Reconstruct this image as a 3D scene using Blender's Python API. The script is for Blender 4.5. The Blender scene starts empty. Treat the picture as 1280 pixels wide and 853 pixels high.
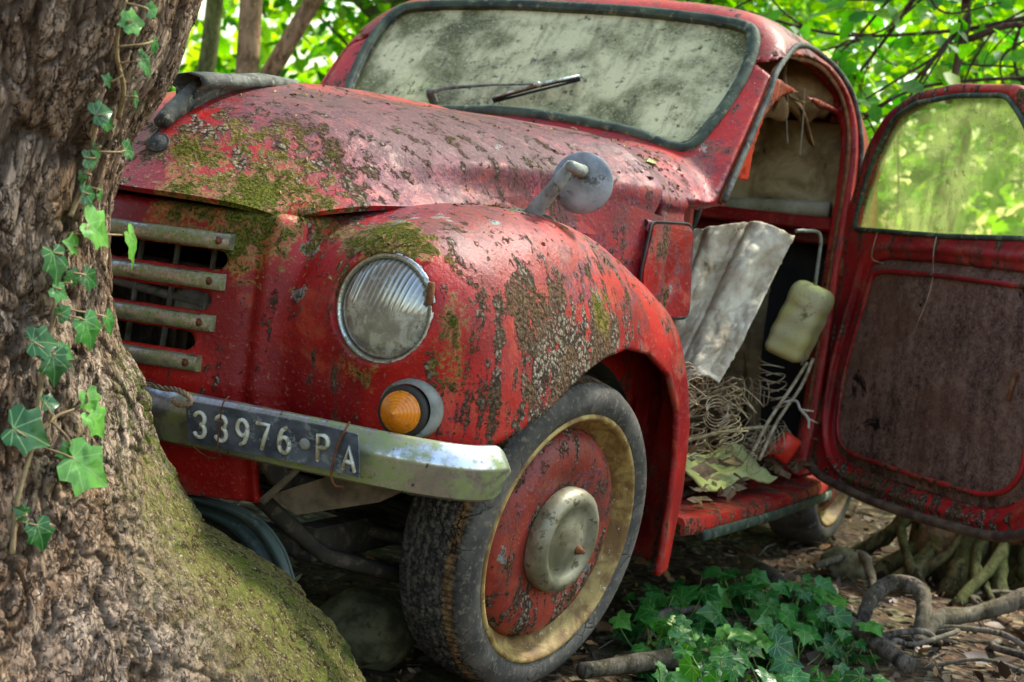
import bpy, math, random
import numpy as np
from mathutils import Vector, Matrix
R_ = math.radians
rng = np.random.default_rng(7)
random.seed(7)
sc = bpy.context.scene
# ------------------------------------------------------------------ camera
cd = bpy.data.cameras.new('camera'); cam = bpy.data.objects.new('camera', cd); sc.collection.objects.link(cam); sc.camera = cam
CP = np.array([1.678, -2.457, .7985]); az, pt, ro = R_(26.42), R_(-4.14), R_(7.15)
f_ = Vector((-math.sin(az)*math.cos(pt), math.cos(az)*math.cos(pt), math.sin(pt)))
r_ = f_.cross(Vector((0, 0, 1))).normalized(); u_ = r_.cross(f_)
c_, s_ = math.cos(ro), math.sin(ro)
rr = r_*c_+u_*s_; uu = -r_*s_+u_*c_
M = Matrix((rr, uu, -f_)).transposed().to_4x4(); M.translation = Vector(CP)
cam.matrix_world = M
cd.sensor_width = 36; cd.lens = 1956.5/1280*36; cd.clip_end = 600; cd.clip_start = .05
cd.dof.use_dof = True; cd.dof.focus_distance = 2.5; cd.dof.aperture_fstop = 7.0
# ------------------------------------------------------------------ world, sun, exposure
SUN_EL, SUN_AZ = R_(52), R_(25)     # azimuth measured from +Y towards +X
wd = bpy.data.worlds.new('World'); sc.world = wd; wd.use_nodes = True
nt = wd.node_tree; nt.nodes.clear()
sky = nt.nodes.new('ShaderNodeTexSky'); sky.sky_type = 'NISHITA'; sky.sun_disc = False
sky.sun_elevation = SUN_EL; sky.sun_rotation = SUN_AZ; sky.air_density = 1.6; sky.dust_density = 2.0; sky.ozone_density = 1.0
bg = nt.nodes.new('ShaderNodeBackground'); bg.inputs[1].default_value = .135
out = nt.nodes.new('ShaderNodeOutputWorld'); nt.links.new(sky.outputs[0], bg.inputs[0]); nt.links.new(bg.outputs[0], out.inputs[0])
sd = bpy.data.lights.new('sun', 'SUN'); sd.energy = 5.0; sd.angle = R_(6); sd.color = (1, .95, .86)
so = bpy.data.objects.new('sun', sd); sc.collection.objects.link(so)
sdir = Vector((math.sin(SUN_AZ)*math.cos(SUN_EL), math.cos(SUN_AZ)*math.cos(SUN_EL), math.sin(SUN_EL)))
so.rotation_euler = (-sdir).to_track_quat('-Z', 'Y').to_euler()
vs = sc.view_settings; vs.view_transform = 'Standard'; vs.look = 'None'; vs.gamma = 1; vs.use_curve_mapping = False
vs.exposure = 1.58
cy = sc.cycles; cy.use_denoising = True; cy.max_bounces = 8; cy.diffuse_bounces = 4; cy.glossy_bounces = 3
cy.transmission_bounces = 5; cy.transparent_max_bounces = 14; cy.caustics_reflective = False; cy.caustics_refractive = False
cy.sample_clamp_indirect = 6
# ------------------------------------------------------------------ numeric helpers
def hsh(ix, iy, iz, s=0):
    n = (ix.astype(np.int64)*374761393 + iy.astype(np.int64)*668265263 + iz.astype(np.int64)*2147483647 + s*1274126177) & 0xffffffff
    n = ((n ^ (n >> 13))*1274126177) & 0xffffffff
    n = ((n ^ (n >> 15))*2246822519) & 0xffffffff
    return ((n ^ (n >> 16)) & 0xffffff).astype(np.float64)/0xffffff
def vnoise(x, y, z, s=0):
    x, y, z = np.broadcast_arrays(x, y, z)
    ix, iy, iz = np.floor(x), np.floor(y), np.floor(z)
    fx, fy, fz = x-ix, y-iy, z-iz
    fx, fy, fz = [t*t*t*(t*(t*6-15)+10) for t in (fx, fy, fz)]
    ix, iy, iz = ix.astype(np.int64), iy.astype(np.int64), iz.astype(np.int64)
    r = 0
    for a in (0, 1):
        for b in (0, 1):
            for c in (0, 1):
                r = r + hsh(ix+a, iy+b, iz+c, s)*(fx if a else 1-fx)*(fy if b else 1-fy)*(fz if c else 1-fz)
    return r
def fbm(x, y, z, o=4, s=0, g=.5):
    r = 0; a = 1; t = 0
    for k in range(o):
        r = r + a*vnoise(x*2**k+k*7.3, y*2**k+k*3.1, z*2**k+k*5.7, s+k); t += a; a *= g
    return r/t
def worley(x, y, z, s=0):
    ix, iy, iz = np.floor(x).astype(np.int64), np.floor(y).astype(np.int64), np.floor(z).astype(np.int64)
    d1 = np.full(x.shape, 9.); d2 = np.full(x.shape, 9.)
    for a in (-1, 0, 1):
        for b in (-1, 0, 1):
            for c in (-1, 0, 1):
                jx, jy, jz = ix+a, iy+b, iz+c
                d = (jx+hsh(jx, jy, jz, s)-x)**2+(jy+hsh(jx, jy, jz, s+1)-y)**2+(jz+hsh(jx, jy, jz, s+2)-z)**2
                m = d < d1
                d2 = np.where(m, d1, np.minimum(d2, d)); d1 = np.where(m, d, d1)
    return np.sqrt(d1), np.sqrt(d2)
def sstep(a, b, x):
    t = np.clip((x-a)/(b-a), 0, 1); return t*t*(3-2*t)
def spl(x, xs, ys):
    """smooth (Catmull-Rom, finite-difference tangents) interpolation through (xs, ys)"""
    xs = np.asarray(xs, float); ys = np.asarray(ys, float)
    x = np.clip(x, xs[0], xs[-1]); i = np.clip(np.searchsorted(xs, x)-1, 0, len(xs)-2)
    m = np.gradient(ys, xs)
    h = xs[i+1]-xs[i]; t = (x-xs[i])/h
    return (2*t**3-3*t**2+1)*ys[i]+(t**3-2*t**2+t)*h*m[i]+(-2*t**3+3*t**2)*ys[i+1]+(t**3-t**2)*h*m[i+1]
def smin(a, b, k):
    h = np.clip(.5+.5*(b-a)/k, 0, 1); return b*(1-h)+a*h-k*h*(1-h)
def smax(a, b, k): return -smin(-a, -b, k)
def poly2(px, py, pts):
    """signed distance to a 2D polygon, negative inside"""
    P = np.asarray(pts, float); n = len(P); d = np.full(np.shape(px), 1e9); ins = np.zeros(np.shape(px), bool)
    for i in range(n):
        a = P[i]; b = P[(i+1) % n]; e = b-a; wx = px-a[0]; wy = py-a[1]
        t = np.clip((wx*e[0]+wy*e[1])/(e@e+1e-12), 0, 1)
        d = np.minimum(d, (wx-e[0]*t)**2+(wy-e[1]*t)**2)
        if a[1] != b[1]:
            c = ((a[1] > py) != (b[1] > py)) & (px < (b[0]-a[0])*(py-a[1])/(b[1]-a[1])+a[0]); ins ^= c
    d = np.sqrt(d); return np.where(ins, -d, d)
def rpoly(pts, r=.02, k=5):
    """round the corners of a closed polygon"""
    P = [np.array(p, float) for p in pts]; o = []
    for i, p in enumerate(P):
        a = P[i-1]-p; b = P[(i+1) % len(P)]-p; la = np.linalg.norm(a); lb = np.linalg.norm(b)
        q = min(r, la*.45, lb*.45); A = p+a/la*q; B = p+b/lb*q
        for t in np.linspace(0, 1, k): o.append((1-t)**2*A+2*t*(1-t)*p+t*t*B)
    return np.array(o)
def crv(pts, n=8, closed=False):
    """Catmull-Rom through points, resampled"""
    P = np.array(pts, float); m = len(P); o = []
    for i in range(m if closed else m-1):
        p0 = P[i-1] if (i > 0 or closed) else 2*P[0]-P[1]
        p1 = P[i]; p2 = P[(i+1) % m]; p3 = P[(i+2) % m] if (i+2 < m or closed) else 2*P[-1]-P[-2]
        for t in np.arange(n)/n:
            o.append(.5*((2*p1)+(-p0+p2)*t+(2*p0-5*p1+4*p2-p3)*t*t+(-p0+3*p1-3*p2+p3)*t**3))
    if not closed: o.append(P[-1])
    return np.array(o)
# ------------------------------------------------------------------ object helpers
def link(o): sc.collection.objects.link(o); return o
def mesh_obj(name, V, F, mat=None, parent=None, smooth=True, mats=None, midx=None):
    me = bpy.data.meshes.new(name); V = np.asarray(V, np.float32)
    if isinstance(F, np.ndarray):
        k = F.shape[1]; n = len(F)
        me.vertices.add(len(V)); me.vertices.foreach_set('co', V.ravel())
        me.loops.add(n*k); me.loops.foreach_set('vertex_index', F.astype(np.int32).ravel())
        me.polygons.add(n); me.polygons.foreach_set('loop_start', np.arange(0, n*k, k, dtype=np.int32))
        me.update(calc_edges=True)
    else:
        me.from_pydata(V.tolist(), [], [tuple(int(i) for i in f) for f in F])
    me.validate()
    if smooth: me.polygons.foreach_set('use_smooth', np.ones(len(me.polygons), bool))
    if mat: me.materials.append(mat)
    for m in mats or []: me.materials.append(m)
    if midx is not None: me.polygons.foreach_set('material_index', np.asarray(midx, np.int32))
    o = bpy.data.objects.new(name, me); link(o)
    if parent: o.parent = parent
    return o
def tag(o, label, cat=None, group=None, kind=None):
    if label: o['label'] = label
    if cat: o['category'] = cat
    if group: o['group'] = group
    if kind: o['kind'] = kind
    return o
def empty(name, loc=(0, 0, 0), parent=None):
    o = bpy.data.objects.new(name, None); o.location = loc; o.empty_display_size = .1; link(o)
    if parent: o.parent = parent
    return o
def fattr(o, name, arr):
    a = o.data.attributes.new(name, 'FLOAT', 'POINT'); a.data.foreach_set('value', np.asarray(arr, np.float32))
def frame(n):
    n = np.asarray(n, float); n = n/np.linalg.norm(n); a = np.cross(n, [0, 0, 1.])
    if np.linalg.norm(a) < .01: a = np.cross(n, [0, 1., 0])
    a /= np.linalg.norm(a); return n, a, np.cross(n, a)
class MB:
    def __init__(s): s.V = []; s.F = []
    def add(s, V, F):
        b = len(s.V); s.V.extend([tuple(map(float, v)) for v in V]); s.F.extend([tuple(int(i)+b for i in f) for f in F]); return s
    def grid(s, G, cu=False, cv=False):
        G = np.asarray(G); a, b = G.shape[:2]; F = []
        for i in range(a if cu else a-1):
            for j in range(b if cv else b-1):
                F.append((i*b+j, ((i+1) % a)*b+j, ((i+1) % a)*b+(j+1) % b, i*b+(j+1) % b))
        return s.add(G.reshape(-1, 3), F)
    def tube(s, P, r, k=8, closed=False, flat=1.0, up=None, cap=True):
        P = np.asarray(P, float); n = len(P); r = np.broadcast_to(np.asarray(r, float), (n,)); G = []
        if closed: T = np.roll(P, -1, 0)-np.roll(P, 1, 0)
        else: T = np.gradient(P, axis=0)
        T /= np.linalg.norm(T, axis=1)[:, None]+1e-9
        a = np.asarray(up, float) if up is not None else frame(T[0])[1]
        for i in range(n):
            if up is not None: a = np.asarray(up, float)
            a = a-T[i]*(a@T[i]); a /= np.linalg.norm(a)+1e-9; b = np.cross(T[i], a)
            t = np.arange(k)*2*math.pi/k
            G.append(P[i]+r[i]*(np.cos(t)[:, None]*a*flat+np.sin(t)[:, None]*b))
        base = len(s.V); s.grid(G, cu=closed, cv=True)
        if cap and not closed:
            s.F.append(tuple(base+j for j in range(k))[::-1]); s.F.append(tuple(base+(n-1)*k+j for j in range(k)))
        return s
    def lathe(s, prof, c, n, k=48, closed=False):
        """prof: (axial, radius) pairs; axis n through c"""
        n, a, b = frame(n); c = np.asarray(c, float); t = np.arange(k)*2*math.pi/k
        G = [[c+n*p[0]+p[1]*(math.cos(q)*a+math.sin(q)*b) for p in prof] for q in t]
        return s.grid(G, cu=True, cv=closed)
    def box(s, c, size, ax=None, bev=.0):
        c = np.asarray(c, float); h = np.asarray(size, float)/2; A = np.eye(3) if ax is None else np.asarray(ax, float)
        if bev <= 0:
            V = [c+A.T@(h*np.array(q)) for q in [(-1,-1,-1),(1,-1,-1),(1,1,-1),(-1,1,-1),(-1,-1,1),(1,-1,1),(1,1,1),(-1,1,1)]]
            return s.add(V, [(0,3,2,1),(4,5,6,7),(0,1,5,4),(1,2,6,5),(2,3,7,6),(3,0,4,7)])
        V = []; idx = {}
        for x in (-1, 1):
            for y in (-1, 1):
                for z in (-1, 1):
                    for k in range(3):
                        q = h*np.array((x, y, z)); m = np.array((x, y, z))*bev; m[k] = 0
                        idx[(x, y, z, k)] = len(V); V.append(c+A.T@(q-m))
        F = []
        for k in range(3):
            o = [i for i in range(3) if i != k]
            for sg in (-1, 1):
                f = []
                for a, b in ((-1, -1), (1, -1), (1, 1), (-1, 1)):
                    q = [0, 0, 0]; q[k] = sg; q[o[0]] = a; q[o[1]] = b; f.append(idx[(*q, k)])
                if (sg < 0) ^ (k == 1): f = f[::-1]
                F.append(tuple(f))
        for k in range(3):
            o = [i for i in range(3) if i != k]
            for a in (-1, 1):
                for b in (-1, 1):
                    p = [0, 0, 0]; p[o[0]] = a; p[o[1]] = b; p[k] = -1; q = list(p); q[k] = 1
                    F.append((idx[(*p, o[0])], idx[(*q, o[0])], idx[(*q, o[1])], idx[(*p, o[1])]))
        for x in (-1, 1):
            for y in (-1, 1):
                for z in (-1, 1): F.append(tuple(idx[(x, y, z, k)] for k in range(3)))
        return s.add(V, F)
    def prism(s, pts, w, fn):
        """pts: 2D outline, fn(u,v,w)->3D, w=(w0,w1)"""
        n = len(pts); V = [fn(p[0], p[1], w[0]) for p in pts]+[fn(p[0], p[1], w[1]) for p in pts]
        return s.add(V, [tuple(range(n))[::-1], tuple(range(n, 2*n))]+[(i, (i+1) % n, n+(i+1) % n, n+i) for i in range(n)])
    def build(s, name, mat, parent=None, smooth=True, fix=True, sharp=None):
        o = mesh_obj(name, s.V, s.F, mat, parent, smooth)
        if fix:
            import bmesh
            bm = bmesh.new(); bm.from_mesh(o.data); bmesh.ops.recalc_face_normals(bm, faces=bm.faces); bm.to_mesh(o.data); bm.free()
        if sharp: o.data.set_sharp_from_angle(angle=R_(sharp))
        return o
def snet(f, lo, hi, h, proj=2):
    """surface nets: the surface f=0 as quads, vertices pulled onto the surface"""
    ax = [np.arange(l, u+h, h) for l, u in zip(lo, hi)]; n = [len(a) for a in ax]
    F = np.empty(n, np.float32); Y, Z = np.meshgrid(ax[1], ax[2], indexing='ij')
    st = max(1, int(600000/(n[1]*n[2])))
    for i in range(0, n[0], st):
        X = ax[0][i:i+st][:, None, None]; F[i:i+st] = f(np.broadcast_to(X, (X.shape[0],)+Y.shape), np.broadcast_to(Y, (X.shape[0],)+Y.shape), np.broadcast_to(Z, (X.shape[0],)+Y.shape))
    F[F == 0] = 1e-6
    S = F < 0
    cnt = sum(S[a:n[0]-1+a, b:n[1]-1+b, c:n[2]-1+c].astype(np.int8) for a in (0, 1) for b in (0, 1) for c in (0, 1))
    act = (cnt > 0) & (cnt < 8); I = np.argwhere(act); idx = np.full(act.shape, -1, np.int64); idx[act] = np.arange(len(I))
    acc = np.zeros((len(I), 3)); num = np.zeros(len(I))
    for d in range(3):
        for a in (0, 1):
            for b in (0, 1):
                o = [0, 0, 0]; q = [k for k in range(3) if k != d]; o[q[0]] = a; o[q[1]] = b; o = np.array(o)
                p0 = I+o; p1 = p0.copy(); p1[:, d] += 1
                f0 = F[tuple(p0.T)].astype(float); f1 = F[tuple(p1.T)].astype(float); m = (f0 < 0) != (f1 < 0)
                t = np.where(m, f0/np.where(m, f0-f1, 1), 0); P = p0.astype(float); P[:, d] += t
                acc += P*m[:, None]; num += m
    V = acc/num[:, None]*h+np.array([a[0] for a in ax]); Q = []
    for d in range(3):
        q = [k for k in range(3) if k != d]; sl0 = [slice(None)]*3; sl1 = [slice(None)]*3
        sl0[d] = slice(0, n[d]-1); sl1[d] = slice(1, n[d]); A = S[tuple(sl0)]; B = S[tuple(sl1)]
        E = np.argwhere(A != B); E = E[(E[:, q[0]] > 0) & (E[:, q[1]] > 0) & (E[:, q[0]] < n[q[0]]-1) & (E[:, q[1]] < n[q[1]]-1)]
        c = []
        for (a, b) in ((1, 1), (0, 1), (0, 0), (1, 0)):
            k = E.copy(); k[:, q[0]] -= a; k[:, q[1]] -= b; c.append(idx[tuple(k.T)])
        c = np.stack(c, 1); fl = A[tuple(E.T)] ^ (d == 1); c = np.where(fl[:, None], c, c[:, ::-1]); Q.append(c)
    Q = np.concatenate(Q)
    for _ in range(proj):
        e = h*.25; x, y, z = V.T; v0 = f(x, y, z)
        g = np.stack([f(x+e, y, z)-f(x-e, y, z), f(x, y+e, z)-f(x, y-e, z), f(x, y, z+e)-f(x, y, z-e)], 1)/(2*e)
        s = v0/np.maximum((g**2).sum(1), .05); st_ = g*s[:, None]; L = np.linalg.norm(st_, axis=1); V = V-st_*np.minimum(1, h*.5/np.maximum(L, 1e-9))[:, None]
    return V, Q
def submesh(V, Q, fm):
    Q = Q[fm]; u, inv = np.unique(Q, return_inverse=True); return V[u], inv.reshape(Q.shape)
def mirror(V, Q):
    W = V.copy(); W[:, 0] *= -1; return W, Q[:, ::-1]
# ------------------------------------------------------------------ materials
class NT:
    def __init__(s, name):
        s.m = bpy.data.materials.new(name); s.m.use_nodes = True; s.t = s.m.node_tree; s.t.nodes.clear()
        s.out = s.t.nodes.new('ShaderNodeOutputMaterial')
    def n(s, typ, **kw):
        o = s.t.nodes.new('ShaderNode'+typ)
        for k, v in kw.items(): setattr(o, k, v)
        return o
    def put(s, sock, v):
        if v is None: return
        if isinstance(v, bpy.types.NodeSocket): s.t.links.new(v, sock)
        elif isinstance(v, tuple) and len(v) == 3 and sock.type == 'RGBA': sock.default_value = (*v, 1)
        else: sock.default_value = v
    def math(s, op, a, b=None, c=None, clamp=False):
        o = s.n('Math', operation=op, use_clamp=clamp); s.put(o.inputs[0], a); s.put(o.inputs[1], b)
        if c is not None: s.put(o.inputs[2], c)
        return o.outputs[0]
    def co(s, kind='Object', scale=None, rot=None):
        if not hasattr(s, 'tc'): s.tc = s.n('TexCoord')
        v = s.tc.outputs[kind]
        if scale or rot:
            m = s.n('Mapping'); s.put(m.inputs[0], v)
            if scale: m.inputs['Scale'].default_value = scale
            if rot: m.inputs['Rotation'].default_value = rot
            v = m.outputs[0]
        return v
    def noise(s, sc_=5., d=4, rough=.55, v=None, dist=0., col=False):
        o = s.n('TexNoise'); s.put(o.inputs['Vector'], v or s.co()); o.inputs['Scale'].default_value = sc_; o.inputs['Detail'].default_value = d
        o.inputs['Roughness'].default_value = rough; o.inputs['Distortion'].default_value = dist
        return o.outputs['Color' if col else 'Fac']
    def vor(s, sc_=5., v=None, feat='F1', out_='Distance', rand=1.):
        o = s.n('TexVoronoi', feature=feat); s.put(o.inputs['Vector'], v or s.co()); o.inputs['Scale'].default_value = sc_; o.inputs['Randomness'].default_value = rand
        return o.outputs[out_]
    def ramp(s, fac, a, b, lo=0., hi=1.):
        o = s.n('MapRange', interpolation_type='SMOOTHSTEP'); s.put(o.inputs[0], fac); o.inputs[1].default_value = a; o.inputs[2].default_value = b
        o.inputs[3].default_value = lo; o.inputs[4].default_value = hi; return o.outputs[0]
    def mix(s, f, a, b, mode='MIX'):
        o = s.n('Mix', data_type='RGBA', blend_type=mode); s.put(o.inputs[0], f); s.put(o.inputs[6], a); s.put(o.inputs[7], b); return o.outputs[2]
    def attr(s, name): o = s.n('Attribute', attribute_name=name); return o.outputs['Fac']
    def bump(s, h, st=.3, d=.01, prev=None):
        o = s.n('Bump'); s.put(o.inputs['Height'], h); s.put(o.inputs['Strength'], st); o.inputs['Distance'].default_value = d
        if prev is not None: s.put(o.inputs['Normal'], prev)
        return o.outputs[0]
    def bsdf(s, col=(.5,.5,.5), rough=.6, metal=0., nrm=None, spec=.5, coat=None, coat_r=.2, trans=None, alpha=None, sub=None, emit=None):
        o = s.n('BsdfPrincipled'); s.put(o.inputs['Base Color'], col); s.put(o.inputs['Roughness'], rough); s.put(o.inputs['Metallic'], metal)
        s.put(o.inputs['Specular IOR Level'], spec)
        if nrm is not None: s.put(o.inputs['Normal'], nrm)
        if coat is not None: s.put(o.inputs['Coat Weight'], coat); s.put(o.inputs['Coat Roughness'], coat_r)
        if trans is not None: s.put(o.inputs['Transmission Weight'], trans)
        return o.outputs[0]
    def end(s, sh): s.t.links.new(sh, s.out.inputs[0]); return s.m
    def mixs(s, f, a, b):
        o = s.n('MixShader'); s.put(o.inputs[0], f); s.t.links.new(a, o.inputs[1]); s.t.links.new(b, o.inputs[2]); return o.outputs[0]
def simple(name, c1, c2, rough=.7, sc_=12., metal=0., bump=.3, bsc=60., spec=.4, speck=None, d=.003):
    t = NT(name); nz = t.ramp(t.noise(sc_, 6, .6), .35, .65); col = t.mix(nz, c1, c2)
    n2 = t.noise(bsc, 6, .65)
    if speck: col = t.mix(t.ramp(t.noise(bsc*.6, 4, .7), .56, .64), col, speck)
    return t.end(t.bsdf(col, rough, metal, t.bump(n2, bump, d), spec))
def paint(name, dark=0., base1=(.20, .003, .005), base2=(.46, .012, .008), wear=0.):
    """weathered red car paint; where moss, crust, bare primer and chalking with painted sky tint sit comes from mesh attributes"""
    t = NT(name); A = {k: t.attr(k) for k in ('moss', 'grime', 'prim', 'chalk_sky')}
    lo = t.noise(3.2, 5, .6); mid = t.noise(11, 6, .62, dist=.4); hi = t.noise(42, 7, .68, dist=.6); fine = t.noise(150, 5, .7)
    st = t.noise(34, 5, .62, v=t.co(scale=(1, 1, .10)))
    def patch(a, *terms):
        r = a
        for n_, k in terms: r = t.math('ADD', r, t.math('MULTIPLY', t.math('SUBTRACT', n_, .5), k))
        return r
    col = t.mix(t.ramp(lo, .38, .62), base1, base2)
    col = t.mix(t.math('MULTIPLY', t.ramp(mid, .50, .66), .6), col, (.60, .085, .035))
    col = t.mix(t.math('MULTIPLY', t.ramp(patch(.5, (st, 1.), (hi, .5)), .58, .74), .85), col, (.13, .010, .009))
    ch = t.ramp(patch(A['chalk_sky'], (hi, 2.2), (mid, 1.6)), .18, .62)
    col = t.mix(t.math('MULTIPLY', ch, .88), col, t.mix(t.ramp(fine, .38, .62), (.060, .014, .022), (.25, .090, .125)))  # faded paint, with the sky's lavender sheen mixed into the colour
    col = t.mix(t.math('MULTIPLY', t.ramp(patch(A['chalk_sky'], (t.noise(7, 5, .6), 2.6)), .25, .7), .65), col, (.075, .030, .032))
    col = t.mix(t.math('MULTIPLY', t.ramp(fine, .58, .68), .55), col, (.50, .19, .14))
    # a film of brown dirt in cloudy patches and run marks
    df = t.ramp(patch(.26+wear, (mid, 1.8), (st, 1.4), (fine, 1.2)), .30, .72)
    col = t.mix(t.math('MULTIPLY', df, .75), col, t.mix(t.ramp(hi, .4, .6), (.055, .028, .018), (.17, .10, .065)))
    # flaked paint: primer with a pale broken rim
    pr = patch(A['prim'], (mid, 1.9), (hi, 1.0), (t.noise(24, 3, .5), 1.))
    pm = t.ramp(pr, .50, .53); pe = t.math('MULTIPLY', t.ramp(pr, .455, .49), t.math('SUBTRACT', 1, pm))
    col = t.mix(t.math('MULTIPLY', pe, .85), col, (.66, .46, .40))
    col = t.mix(pm, col, t.mix(t.ramp(hi, .42, .6), (.07, .085, .095), (.25, .28, .26)))
    sp = t.ramp(patch(0, (t.noise(85, 5, .75, dist=.5), 1.9), (mid, 1.2)), .34, .44)
    col = t.mix(t.math('MULTIPLY', sp, .9), col, (.025, .015, .010))
    # crust of grime and lichen, in runs
    gr = patch(A['grime'], (hi, 1.5), (st, 2.6), (mid, 1.2), (fine, 1.1)); gm = t.ramp(gr, .40, .58)
    vf = t.vor(120, v=t.mix(.02, t.co(), t.noise(60, 3, .6, col=True), 'ADD'))
    gcol = t.mix(t.ramp(vf, .2, .6), (.33, .28, .21), (.055, .040, .028))
    gcol = t.mix(t.ramp(mid, .45, .6), gcol, t.mix(t.ramp(fine, .4, .6), (.17, .105, .062), (.055, .036, .022)))
    col = t.mix(gm, col, gcol)
    mo = patch(A['moss'], (hi, 1.9), (mid, 2.2), (fine, 1.2)); mf = t.noise(260, 4, .7)
    col = t.mix(t.math('MULTIPLY', t.math('MULTIPLY', t.ramp(mo, .18, .50), t.ramp(A['moss'], .02, .18)), .7), col, t.mix(t.ramp(fine, .4, .6), (.16, .12, .02), (.34, .27, .06)))
    mm = t.ramp(mo, .50, .66)
    col = t.mix(mm, col, t.mix(t.ramp(mf, .35, .65), (.030, .036, .008), (.18, .185, .03)))
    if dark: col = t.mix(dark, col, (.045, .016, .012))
    rough = t.math('ADD', t.math('MULTIPLY', t.math('MAXIMUM', gm, mm), .5), t.math('ADD', t.math('MULTIPLY', df, .25), t.math('ADD', t.math('ADD', .30, t.math('MULTIPLY', ch, .14)), t.math('MULTIPLY', fine, .2))), clamp=True)
    h = t.math('MULTIPLY', t.math('ADD', t.math('MULTIPLY', fine, .5), t.math('MULTIPLY', t.math('SUBTRACT', 1, vf), 1.3)), gm)
    h = t.math('ADD', h, t.math('MULTIPLY', t.math('ADD', mf, 1.), t.math('MULTIPLY', mm, 1.3)))
    h = t.math('SUBTRACT', h, t.math('MULTIPLY', pm, .6)); h = t.math('ADD', h, t.math('MULTIPLY', pe, .6)); h = t.math('ADD', h, t.math('MULTIPLY', sp, .6))
    h = t.math('ADD', h, t.math('MULTIPLY', t.math('ADD', t.math('MULTIPLY', hi, .5), fine), .45))
    nb = t.bump(h, .8, .004)
    nb = t.bump(lo, .35, .02, nb)
    return t.end(t.bsdf(col, rough, 0, nb, t.math('SUBTRACT', .38, t.math('MULTIPLY', t.math('MAXIMUM', t.math('MAXIMUM', gm, mm), t.math('MULTIPLY', ch, .5)), .34))))
M_paint = paint('weathered_red_paint')
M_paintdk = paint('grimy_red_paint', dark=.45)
M_paintdoor = paint('worn_maroon_door_paint', base1=(.19, .006, .010), base2=(.44, .016, .018), wear=.10)
M_black = simple('sooty_black_metal', (.012, .012, .011), (.03, .026, .022), .8)
M_under = simple('dirty_underbody', (.02, .017, .013), (.06, .05, .035), .9, 9, speck=(.12, .09, .06))
M_rubberseal = simple('mossy_rubber_seal', (.018, .028, .022), (.06, .085, .05), .75, 22, bump=.6, speck=(.16, .17, .10))
def chrome(name, tint=(.62, .64, .62), dirt=(.20, .19, .11), amt=.45, sc_=14, g=(.22, .25, .10)):
    t = NT(name); n1 = t.noise(sc_, 7, .65, dist=.5); n2 = t.noise(sc_*6, 6, .7); m = t.ramp(t.math('ADD', n1, t.math('MULTIPLY', n2, .5)), .95-amt*.55, 1.1-amt*.5)
    dc = t.mix(t.ramp(n2, .4, .6), dirt, g)
    d = t.bsdf(dc, .8, 0, t.bump(n2, .6, .002), .3); c = t.bsdf(t.mix(t.ramp(n2, .4, .65), tint, tuple(x*.62 for x in tint)), t.math('ADD', .2, t.math('MULTIPLY', n2, .32)), 1., t.bump(n1, .25, .004))
    sp = t.ramp(t.noise(sc_*9, 4, .7), .63, .68)
    return t.end(t.mixs(sp, t.mixs(t.math('MULTIPLY', m, .85), c, d), t.bsdf((.04, .03, .02), .9)))
M_bumper = chrome('dull_mossy_chrome', (.66, .69, .72), (.26, .25, .15), .52, 9, (.25, .30, .10))
M_ring = chrome('tarnished_chrome', (.66, .68, .66), (.20, .20, .12), .45, 30)
M_bar = chrome('dull_aluminium', (.62, .62, .58), (.30, .29, .21), .62, 20, (.20, .24, .07))
M_grey = simple('weathered_grey_metal', (.15, .155, .135), (.30, .31, .27), .6, 25, bump=.5, speck=(.09, .10, .05))
M_greydk = simple('lichened_dark_metal', (.032, .033, .027), (.115, .118, .095), .7, 30, bump=.9, bsc=110, speck=(.20, .19, .13))
M_rust = simple('rust', (.10, .035, .014), (.22, .085, .03), .9, 60, bump=.8, bsc=150)
M_tyre = simple('cracked_old_rubber', (.030, .028, .026), (.085, .078, .068), .82, 14, bump=.55, bsc=90, speck=(.16, .13, .09), d=.002)
def tyremat():
    t = NT('cracked_tyre_rubber'); n1 = t.noise(10, 6, .6); n2 = t.noise(90, 6, .7)
    w = t.mix(.03, t.co(), t.noise(25, 4, .6, col=True), 'ADD'); cr = t.vor(20, feat='DISTANCE_TO_EDGE', v=w)
    k = t.math('MULTIPLY', t.ramp(cr, .0, .035, 1, 0), t.ramp(n1, .45, .62))
    col = t.mix(t.ramp(n1, .35, .65), (.045, .042, .038), (.13, .118, .10)); col = t.mix(t.ramp(n2, .52, .68), col, (.20, .17, .12))
    col = t.mix(t.attr('tread'), col, t.mix(t.ramp(n2, .42, .62), (.022, .020, .018), (.12, .105, .085)))
    col = t.mix(t.ramp(t.attr('brown'), .2, .9), col, t.mix(t.ramp(n2, .4, .62), (.07, .035, .012), (.26, .15, .06)))
    col = t.mix(k, col, (.008, .007, .006))
    h = t.math('SUBTRACT', t.math('MULTIPLY', n2, .5), t.math('MULTIPLY', k, 1.2))
    return t.end(t.bsdf(col, .75, 0, t.bump(h, .7, .004), .35))
M_tyre2 = tyremat()
def creamrim():
    t = NT('cream_rim_paint'); n1 = t.noise(16, 7, .65, dist=.6); n2 = t.noise(80, 6, .7)
    col = t.mix(t.ramp(n1, .38, .56), (.44, .31, .10), (.21, .115, .035)); col = t.mix(t.ramp(t.math('ADD', n1, t.math('MULTIPLY', n2, .6)), .88, .98), col, (.10, .055, .02))
    col = t.mix(t.ramp(n2, .60, .68), col, (.62, .54, .36))
    return t.end(t.bsdf(col, .6, 0, t.bump(t.math('ADD', n1, n2), .5, .004), .4))
M_rim = creamrim()
M_disc = paint('rusty_red_wheel_paint', base1=(.20, .025, .016), base2=(.33, .045, .028), wear=.12)
M_hub = simple('dirty_hubcap', (.17, .15, .085), (.38, .35, .25), .5, 9, metal=.35, bump=.35, bsc=70, speck=(.12, .10, .05))
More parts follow.
